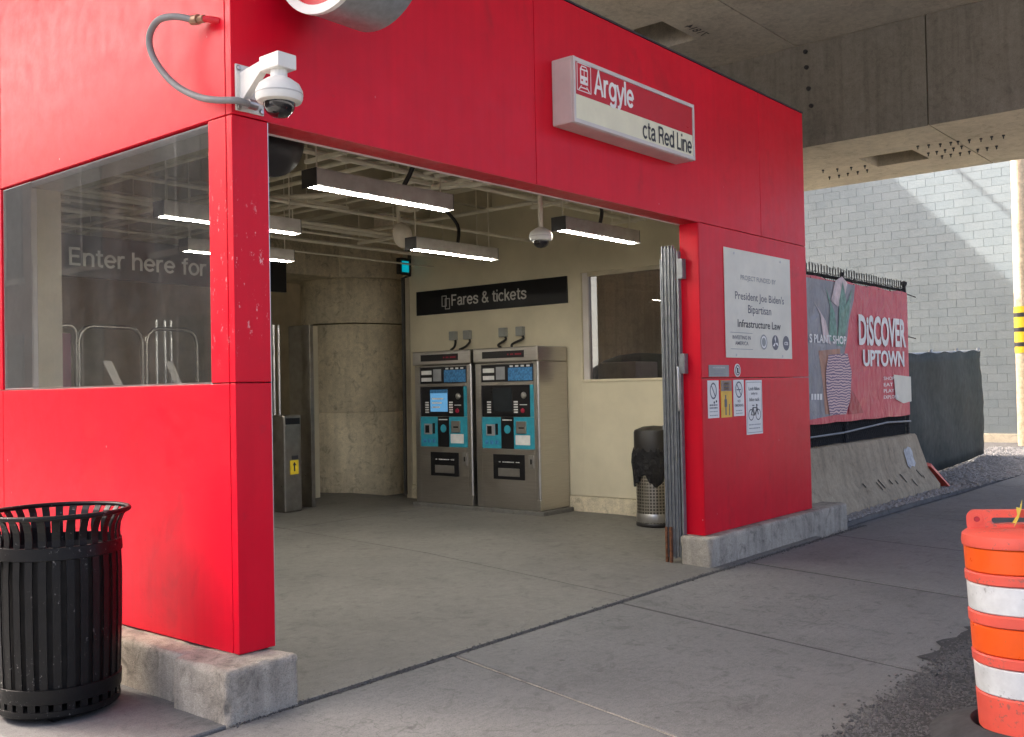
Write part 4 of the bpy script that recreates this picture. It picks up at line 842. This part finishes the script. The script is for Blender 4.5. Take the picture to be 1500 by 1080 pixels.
# ------------------------------------------------------------------ jersey barrier, fence, banner
jb = thing('jersey_barrier', (10, .5, 0), 'weathered concrete jersey barrier at the end of the red building', 'barrier')
bm = bmesh.new(); pr = [(.22, 0), (.22, .08), (.36, .33), (.465, .80), (.485, .82), (.645, .82), (.665, .80), (.77, .33), (.91, .08), (.91, 0)]
xa, xb = 7.25, 12.0; NX = 34; mb = MB(); vs = []; rnd = random.Random(8); n = len(pr)
for i in range(NX+1):
    x = xa+(xb-xa)*i/NX
    for j, (y, z) in enumerate(pr):
        e = rnd.uniform(-.006, .006); e2 = rnd.uniform(0, .05) if z == 0 and rnd.random() < .4 else 0
        xx = x+(.25*(.82-z)/.82*((i/NX) > .99)); vs.append((xx, y+e, z+e2-.005+(rnd.uniform(-.006, .004) if z > .3 else 0)))
mb.add(vs, [(i*n+j, (i+1)*n+j, (i+1)*n+j+1, i*n+j+1) for i in range(NX) for j in range(n-1)]+[tuple(range(n)), tuple(NX*n+j for j in range(n-1, -1, -1))], True); mb.build('body', 'conc_barrier', jb, True)
# pale patch of paint on the face, following its slope
def face(x, z, off=.006): y = np.interp(z, [.08, .33, .80], [.22, .36, .465]); return (x, y-off-.004, z)
mb = MB(); q = [face(*z) for z in ((11.27, .60), (11.33, .64), (11.40, .63), (11.47, .66), (11.58, .64), (11.62, .58), (11.60, .50), (11.64, .42), (11.57, .37), (11.46, .39), (11.38, .36), (11.30, .40), (11.29, .50))]; mb.add(q, [tuple(range(13))]); mb.build('paint_patch', 'patch_paint', jb, True)
for k in range(9):
    x = 9.6+k*.27+rnd.uniform(-.12, .1); e = rnd.uniform(.03, .11); zt = rnd.uniform(.2, .32); mb = MB(); q = [face(x, zt, .001), face(x+rnd.uniform(.015, .03), zt+.01, .001), face(x+e*.8+.02, zt-e, .003), face(x+e*.8, zt-e-.01, .003)]; mb.add(q, [(0, 1, 2, 3)]); mb.build('gouge', 'liner', jb, True)
cf = thing('chain_link_fence', (10, .565, .82), 'black chain link fence with spiked top standing on the concrete barrier', 'fence')
FY = .565; f0, f1, fz0, fz1 = 7.3, 12.02, .80, 2.97
for x in (7.3, 9.65, 12.03): MB().tube([(x, FY+.03, .6), (x, FY+.03, 3.02)], .028, 10).build('post', 'chain', cf, True)
MB().lathe([(0, .05), (.04, .03), (.045, 0), (.03, -.03)], 14, (12.03, FY+.03, 3.03)).build('post_cap', 'chain', cf, True)
MB().tube([(f0, FY+.03, 2.93), (f1, FY+.03, 2.93)], .022, 8).build('top_rail', 'chain', cf, True); MB().tube([(f0, FY-.02, .93), (9.4, FY-.03, .95), (11, FY-.03, 1.02), (12, FY-.02, 1.0)], .014, 8).build('tension_cable', 'gate_grey', cf, True)
mb = MB(); s_ = .065; k = f0-(fz1-fz0)
def bar(a, b, r=.0032):
    d = Vector(b)-Vector(a); nrm = Vector((-d.z, 0, d.x)).normalized()*r; y = Vector((0, r, 0)); A, Bb = Vector(a), Vector(b)
    mb.add([A+nrm, A-y, A-nrm, A+y, Bb+nrm, Bb-y, Bb-nrm, Bb+y], [(0, 1, 5, 4), (1, 2, 6, 5), (2, 3, 7, 6), (3, 0, 4, 7)])
while k < f1:
    for sg_ in (1, -1):
        a0, z0_, a1, z1_ = k, fz0, k+(fz1-fz0)*.75, fz1
        if sg_ < 0: a0, a1 = a1, a0
        pts2 = []
        for t_ in (0, 1): pts2.append((a0+(a1-a0)*t_, z0_+(z1_-z0_)*t_))
        (xa_, za_), (xb_, zb_) = pts2
        def clip(xa_, za_, xb_, zb_):
            d = xb_-xa_; ts = [0, 1]
            for lim, sign in ((f0, 1), (f1, -1)):
                if d == 0: continue
                t_ = (lim-xa_)/d
                if (d > 0) == (sign > 0): ts[0] = max(ts[0], t_)
                else: ts[1] = min(ts[1], t_)
            return ts
        ts = clip(xa_, za_, xb_, zb_)
        if ts[0] < ts[1]: bar((xa_+(xb_-xa_)*ts[0], FY, za_+(zb_-za_)*ts[0]), (xa_+(xb_-xa_)*ts[1], FY+.004*sg_, za_+(zb_-za_)*ts[1]))
    k += s_
w = mb.build('wire_mesh', 'chain', cf, True, False); w['kind'] = 'stuff'
mb = MB(); x = f0
while x < f1:
    for dx in (-.018, .018): mb.tube([(x, FY, 2.94), (x+dx, FY, 3.05+random.uniform(-.01, .02))], .005, 4)
    x += .09
w = mb.build('wire_spikes', 'chain', cf, True, False); w['kind'] = 'stuff'
B(f0+.05, f1-.03, FY+.06, FY+.065, .80, 1.16).build('dark_backing', 'liner', cf, True)
bn = thing('banner', (10, .53, 1.1), 'red and grey printed vinyl banner reading Discover Uptown tied to the fence', 'banner')
b0, b1, bz0, bz1 = 7.35, 11.95, 1.10, 2.885; BY = FY-.035
mb = MB(); nx, nz = 46, 10; vs = []
for i in range(nx+1):
    for j in range(nz+1):
        u, v = i/nx, j/nz; vs.append((b0+(b1-b0)*u, BY+.003*math.sin(u*60)*v, bz0+(bz1-bz0)*v+(.012*math.sin(u*math.pi*9) if j == nz else 0)-(.012*abs(math.sin(u*math.pi*5)) if j == 0 else 0)))
N1 = nz+1; top = len(vs); vs2 = vs+[(x, y+.003, z) for x, y, z in vs]
fcs = [(i*N1+j, (i+1)*N1+j, (i+1)*N1+j+1, i*N1+j+1) for i in range(nx) for j in range(nz)]
mb.add(vs2, fcs+[tuple(top+q for q in reversed(f)) for f in fcs], True); mb.build('sheet', 'banner_red', bn, True)
def shp(name, mat, pts, lay): MBx = MB(); y = BY-.005-.0025*lay; MBx.add([(x, y, z) for x, z in pts], [tuple(range(len(pts)))]); return MBx.build(name, mat, bn, True)
def bp(x, y): p_ = onY(x, y, BY); return (p_[0], p_[2])
shp('grey_print', 'banner_grey', [(b0, bz0+.01), bp(1228, 607), bp(1226, 570), bp(1232, 540), bp(1240, 500), bp(1243, 470), bp(1250, 440), bp(1252, 418), (b0, bz1-.03)], 0)
shp('brown_print', 'banner_brown', [bp(1198, 514), bp(1230, 511), bp(1230, 530), bp(1226, 607), bp(1208, 607), bp(1204, 560)], 1)
for a_ in (((1212, 500), (1215, 450), (1208, 420), (1222, 460), (1226, 500)), ((1224, 506), (1229, 470), (1247, 424), (1241, 470), (1233, 508)), ((1205, 500), (1200, 460), (1190, 440), (1208, 470), (1216, 505)), ((1226, 505), (1228, 440), (1233, 412), (1238, 440), (1233, 505))):
    shp('plant_leaf', 'banner_green' if a_[0][0] != 1205 else 'banner_pale', [bp(*q) for q in a_], 2+.4*['', 1212, 1224, 1205, 1226].index(a_[0][0]))
shp('plant_flower', 'banner_pale', [bp(*q) for q in ((1216, 440), (1222, 412), (1232, 405), (1240, 415), (1235, 440), (1226, 450))], 3)
shp('plant_pot', 'banner_pot', [bp(*q) for q in ((1212, 520), (1240, 518), (1246, 545), (1244, 585), (1238, 607), (1214, 608), (1209, 575), (1208, 545))], 4)
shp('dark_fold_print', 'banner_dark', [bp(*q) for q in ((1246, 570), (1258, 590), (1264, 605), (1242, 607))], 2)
shp('pale_patch', 'poster_metal', [bp(*q) for q in ((1308, 549), (1333, 552), (1334, 588), (1322, 591), (1311, 585))], 3)
def btext(s, x0, y0, x1, y1, mat='letter_white', bold=.01):
    p_, q_ = bp(x0, y1), bp(x1, (y0+y1)/2); r_ = bp(x0, y0); return text(s, 'lettering', mat, bn, (p_[0], BY-.016, p_[1]), q_[0]-p_[0], r_[1]-p_[1], bold=bold)
btext('DiSCOVER', 1257, 460, 1325, 506, bold=.035); btext('UPTOWN', 1263, 512, 1323, 537, bold=.035)
btext("S PLANT SHOP", 1184, 489, 1238, 502, bold=.03)
for k, s_ in enumerate(('SHOP', 'EAT', 'PLAY', 'EXPLORE')): btext(s_, 1293, 552+k*9.2, 1301+2.0*len(s_)-.5, 557+k*9.2, bold=.01)
for k in range(4): shp('print_mark', 'letter_white', [bp(1187+k*4.3, 577), bp(1190+k*4.3, 577), bp(1190+k*4.3, 586), bp(1187+k*4.3, 586)], 3)
for k in range(10):
    u = (k+.5)/10; MB().tube([(b0+(b1-b0)*u, BY-.004, bz1-.02), (b0+(b1-b0)*u+.01, FY+.02, 2.945)], .006, 5).build('tie', 'chain', bn, True)
for z, dx in ((2.88, .45), (2.25, .40)): tag(MB().tube([(12.05, FY, z), (12.05+dx, FY+.02, z-.02)], .008, 6).build('loose_wire', 'chain'), 'loose %s wire sticking out from the banner edge' % ('upper' if z > 2.5 else 'lower'), 'wire')

# screened fence going back
gf = thing('screened_fence', (12.4, .75, 0), 'fence covered in dark green screen cloth behind the barrier', 'fence')
A_, B_ = Vector((12.25, .74, 0)), Vector((19.1, 1.43, 0)); dv = B_-A_
mb = MB(); nx, nz = 40, 12; vs = []
for i in range(nx+1):
    u = i/nx
    for j in range(nz+1):
        v = j/nz; p_ = A_+dv*u; w_ = .03*math.sin(u*23+v*3)*(.3+v*.7)*(1-v*.5)+.02*math.sin(v*9+u*7); z = .05+v*(1.94+.2*u)+(.02*math.sin(u*31) if j == nz else 0)
        ed = (.05*math.sin(v*11)+.03*math.sin(v*27)) if i == nx else 0
        vs.append((p_.x-dv.y/dv.length*w_+ed, p_.y+dv.x/dv.length*w_-.03, z))
N1 = nz+1; mb.add(vs, [(i*N1+j, (i+1)*N1+j, (i+1)*N1+j+1, i*N1+j+1) for i in range(nx) for j in range(nz)], True); o = mb.build('screen_cloth', 'tarp_green', gf, True, False)
sm = o.modifiers.new('thick', 'SOLIDIFY'); sm.thickness = .006
for u in (0.0, .33, .66, 1.0): p_ = A_+dv*u; MB().tube([(p_.x, p_.y+.03, 0), (p_.x, p_.y+.03, 2.05+.2*u)], .03, 10).build('post', 'galv', gf, True)
for h0, h1 in ((.06, .06), (1.99, 2.19)): MB().tube([(A_.x, A_.y+.02, h0), (B_.x, B_.y+.02, h1)], .022, 8).build('rail', 'galv', gf, True)
# orange scrap at the barrier end
mb = MB(); mb.add([(12.10, .30, .33), (12.30, .36, .36), (12.62, .20, .02), (12.38, .12, .01), (12.16, .40, .34), (12.36, .44, .37), (12.68, .36, .0), (12.45, .30, .0)], [(0, 1, 2, 3), (4, 7, 6, 5), (0, 4, 5, 1), (1, 5, 6, 2), (2, 6, 7, 3), (3, 7, 4, 0)])
tag(mb.build('plastic_panel', 'orange'), 'broken orange plastic piece leaning at the end of the concrete barrier', 'plastic piece')
# yard things seen through the interior window
ty = thing('covered_pile', (10.4, 4.2, 0), 'dark tarp covered pile behind the interior window', 'pile'); mb = MB(); n = 24; m_ = 8; vs = []
for i in range(m_+1):
    for k in range(n): a_ = 2*math.pi*k/n; rr = math.cos(i/m_*1.5); vs.append((.6*rr*math.cos(a_), 1.5*rr*math.sin(a_), 2.12*(math.sin(i/m_*1.57)**.6)))
mb.add(vs, [(i*n+k, i*n+(k+1) % n, (i+1)*n+(k+1) % n, (i+1)*n+k) for i in range(m_) for k in range(n)]+[tuple(m_*n+k for k in range(n))], True); mb.build('tarp', 'tarp_green', ty)
yb = thing('yard_cabinet', (9.3, 3.7, 0), 'tan utility cabinet behind the interior window', 'cabinet'); B(-.3, .3, -.33, .33, 0, 1.95, .02).build('case', 'box_tan', yb); B(-.306, -.301, -.3, .3, .1, 1.88).build('door', 'box_tan', yb)

# ------------------------------------------------------------------ block wall, pole
XW = 24.0
bw = thing('block_wall', (XW, 3, 0), 'pale grey painted concrete block wall across the alley', 'wall')
BL, BHh = .46, .215; yA, yB, zT = -1.6, 16.0, 9.0
B(XW+.0, XW+.3, yA, yB, -.05, zT).build('core', 'cmu', bw, True)
B(XW-.10, XW-.004, yA, yB, -.05, .22, .01).build('footing', 'conc_girder', bw, True)
blk = B(-.007, .0, .003, BL-.003, .003, BHh-.003, .003).build('block', 'cmu', bw); proto = blk; used = 0; rest = MB()
cand = []
for r_ in range(int((zT-.22)/BHh)):
    for c_ in range(int((yB-yA)/BL)):
        y = yA+c_*BL+(BL/2 if r_ % 2 else 0); z = .222+r_*BHh; px_, py_ = proj((XW, y+BL/2, z+BHh/2))
        hid = px_ < 1180 or px_ > 1505 or py_ < 225+(1500-px_)*.14 or (px_ < 1333 and py_ > 402+(px_-1183)*.19) or (1333 <= px_ < 1428 and py_ > 518)
        cand.append((hid, y, z, random.uniform(-.003, .0)))
vis = [c_ for c_ in cand if not c_[0]]; random.shuffle(vis); vis.sort(key=lambda c_: c_[1])
for hid, y, z, e in vis[:300]:
    o = blk if used == 0 else blk.copy()
    if used: col.objects.link(o); o.parent = bw
    o.location = (e, y-3, z); used += 1
for hid, y, z, e in vis[300:]+[c_ for c_ in cand if c_[0]]: rest.box(XW-.007+e, XW+e, y+.003, y+BL-.003, z+.003, z+BHh-.003)
o = rest.build('block_field', 'cmu', bw, True); o['kind'] = 'stuff'
pl = thing('utility_pole', (22.9, 1.46, 0), 'tall pale utility pole standing against the block wall at picture edge', 'pole')
MB().tube([(0, 0, -.05), (0, 0, 4), (.02, .0, 11)], [.17, .16, .13], 20).build('shaft', 'wood_pole', pl)
s_ = MB().tube([(0, 0, 2.2), (0, 0, 3.3)], .176, 20).build('yellow_sleeve', 'yellow', pl)
for k in range(3): MB().tube([(0, 0, 2.35+k*.35), (0, 0, 2.45+k*.35)], .179, 20).build('sleeve_band', 'ink', s_)
for y, z, r_, l in ((9.5, 9.3, .05, 'lowest thin unseen shadow cable crossing the alley behind the viaduct girder'), (8.4, 9.2, .07, 'thicker unseen shadow cable crossing the alley behind the viaduct girder'), (7.3, 8.9, .05, 'unseen shadow cable nearest the street, crossing the alley behind the girder'), (10.4, 14.9, .05, 'high thin unseen shadow cable crossing above the alley before the walkway'), (14.0, 15.4, .1, 'thick unseen shadow cable crossing the alley above the walkway roof')):
    tag(MB().tube([(14.8, y, z), (27, y, z-.1)], r_, 6).build('shadow_cable', 'chain'), l, 'cable', 'unseen cables for shadow stripes')  # unseen cables, put in to cast shadow stripes on the block wall
wk = thing('shadow_blocker', (19, 13, 11), 'added walkway bridge high over the alley out of view', 'blocker')  # unseen box, added to cast the diagonal shadow band on the block wall
B(14.9, 24.2, 12, 14, 11.4, 14.6).build('body', 'conc_girder', wk, True); B(14.9, 24.2, 11.9, 14.1, 14.603, 14.75).build('roof', 'ink', wk, True)

# ------------------------------------------------------------------ brick building across the street corner (mirrored in the window)
bb = thing('brick_building', (-12, 20, 0), 'dark brick building with tall windows reflected in the dusty left window', 'building')
B(-17, -7.5, 7, 42, -.05, 8).build('wall', 'brick', bb, True); B(-17.1, -7.4, 6.9, 42.1, 8.003, 8.4).build('cornice', 'conc_via', bb, True)
for k in range(9):
    for z in (.8, 4.4):
        w_ = B(-7.497, -7.46, 8.2+k*3.7, 9.8+k*3.7, z, z+2.3).build('window', 'dim_glass', bb, True); B(-7.455, -7.44, 8.97+k*3.7, 9.03+k*3.7, z, z+2.3).build('frame', 'letter_grey', w_, True); B(-7.49, -7.38, 8.1+k*3.7, 9.9+k*3.7, z-.12, z-.004).build('sill', 'conc_curb', w_, True)

# ------------------------------------------------------------------ black slatted street bin
sb = thing('street_bin', (-.57, .75, -.0), 'black metal slatted street litter bin standing by the red left wall', 'bin')
prof = [(.290, .05), (.297, .20), (.305, .45), (.308, .70), (.302, .86), (.300, .90), (.305, .94), (.322, .98), (.345, 1.01)]
NS = 30; hw = .0185; vs = []
for r_, z in prof: vs += [(r_, -hw, z), (r_, hw, z), (r_-.007, hw, z), (r_-.007, -hw, z)]
fcs = []
for i in range(len(prof)-1):
    for k in range(4): fcs.append((i*4+k, i*4+(k+1) % 4, (i+1)*4+(k+1) % 4, (i+1)*4+k))
fcs += [(0, 1, 2, 3), tuple(len(vs)-4+k for k in (3, 2, 1, 0))]
slat = MB().add(vs, fcs).build('slat', 'black_paint', sb)
for k in range(NS):
    o = slat if k == 0 else slat.copy()
    if k: col.objects.link(o); o.parent = sb
    o.rotation_euler.z = 2*math.pi*k/NS+.05
def band(z0, z1, r0, r1, name='band'): return MB().lathe([(r0, z0), (r0+.006, z0+.003), (r1+.006, z1-.003), (r1, z1), (r1-.003, z1), (r0-.003, z0)], 60, closed=True).build(name, 'black_paint', sb)
band(.10, .175, .2935, .2965); band(.80, .865, .3065, .3035)
MB().lathe([(.345+.013*math.cos(a_), 1.012+.013*math.sin(a_)) for a_ in [2*math.pi*k/10 for k in range(10)]], 60, closed=True).build('rim', 'black_paint', sb)
MB().lathe([(0, .028), (.285, .028), (.296, .04), (.296, .065), (.28, .07), (0, .07)], 48).build('base', 'black_paint', sb); 
for a_ in (0, 120, 240): B(.2*math.cos(R(a_))-.03, .2*math.cos(R(a_))+.03, .2*math.sin(R(a_))-.03, .2*math.sin(R(a_))+.03, .0, .03).build('foot', 'black_paint', sb)
MB().lathe([(0, .09), (.265, .09), (.283, .82), (.278, .82), (.26, .10), (0, .10)], 40).build('liner', 'liner', sb)

# ------------------------------------------------------------------ traffic drum
td = thing('traffic_drum', (1.853, -3.300, -.02), 'orange and white striped traffic drum at the right edge', 'traffic drum'); td.rotation_euler = (R(.5), R(2.6), R(102))
def ringp(name, mat, z0, z1, r0, r1): return MB().lathe([(0, z0), (r0-.006, z0), (r0, z0+.006), (r1, z1-.006), (r1-.006, z1), (0, z1)], 48).build(name, mat, td)
ringp('body_ring', 'orange', .08, .245, .236, .238); ringp('white_band', 'white_tape', .247, .37, .2365, .2385); ringp('body_ring', 'orange', .372, .42, .243, .243); ringp('orange_band', 'orange_tape', .422, .545, .2395, .2405); ringp('body_ring', 'orange', .547, .60, .246, .246)
ringp('white_band', 'white_tape', .602, .725, .2415, .2425); ringp('body_ring', 'orange', .727, .775, .248, .248); ringp('orange_band', 'orange_tape', .777, .885, .2435, .244)
MB().lathe([(.25, .887), (.252, .905), (.247, .935), (.225, .952), (.12, .958), (0, .958)], 48).build('shoulder', 'orange', td)
# flat moulded handle: rounded bar with slot, built as a frame
hd = MB()
def rr_(x0, x1, z0, z1, r, n=5):
    out = []
    for cx0, cz0, a0 in ((x1-r, z1-r, 0), (x0+r, z1-r, 90), (x0+r, z0+r, 180), (x1-r, z0+r, 270)):
        out += [(cx0+r*math.cos(R(a0+90*k/n)), cz0+r*math.sin(R(a0+90*k/n))) for k in range(n+1)]
    return out
outer = rr_(-.222, .222, .935, 1.035, .034); inner = rr_(-.12, .12, .972, 1.002, .014); n = len(outer); vs = [(x, y, z) for y in (-.022, .022) for x, z in outer]+[(x, y, z) for y in (-.022, .022) for x, z in inner]
fcs = []
for k in range(n):
    j = (k+1) % n; fcs += [(k, j, n+j, n+k), (2*n+k, 3*n+k, 3*n+j, 2*n+j), (k, 2*n+k, 2*n+j, j), (n+k, n+j, 3*n+j, 3*n+k)]
hd.add(vs, fcs); h_ = hd.build('handle', 'orange', td)
for sx in (-1, 1):
    MB().lathe([(.013, .026), (.024, .026), (.024, .022), (.013, .022)], 20, (sx*.178, 0, .995), 'y', True).build('bolt_ring', 'orange', h_); MB().lathe([(0, .0232), (.0125, .0232), (.0125, .0222), (0, .0222)], 16, (sx*.178, 0, .995), 'y').build('bolt_hole', 'banner_dark', h_)
MB().lathe([(.262, .0), (.47, .0), (.478, .015), (.44, .05), (.36, .075), (.30, .10), (.27, .105), (.262, .09)], 56, closed=True).build('rubber_base', 'rubber', td)
lf = thing('fallen_leaf', (1.77, -3.253, .985), 'yellow leaf caught on the drum handle', 'leaf'); lf.rotation_euler = (R(20), R(10), R(35))
mb = MB(); mb.add([(-.01, 0, .085), (.012, -.008, .05), (.045, -.004, .055), (.03, -.012, .02), (.05, -.006, -.02), (.01, -.01, -.015), (-.005, 0, -.04), (-.012, -.006, .0), (-.018, -.004, .04)], [(0, 1, 8), (1, 2, 3), (1, 3, 7, 8), (3, 4, 5), (3, 5, 6, 7)]); o = mb.build('blade', 'leaf', lf, recalc=False)
o.modifiers.new('t', 'SOLIDIFY').thickness = .0012
# debris along the joints
def dfn(r):
    x = r.uniform(-.2, 8.0); y = -.206+r.gauss(0, .016)-(.05 if x > 4.7 else 0)*r.random(); return x, y, (-.006 if -.226 < y < -.187 else 0), 1
stones('joint_debris', 'crumb', 3500, dfn, .003, .009, 'fine dark grit lying in the joint before the doorway', 11)
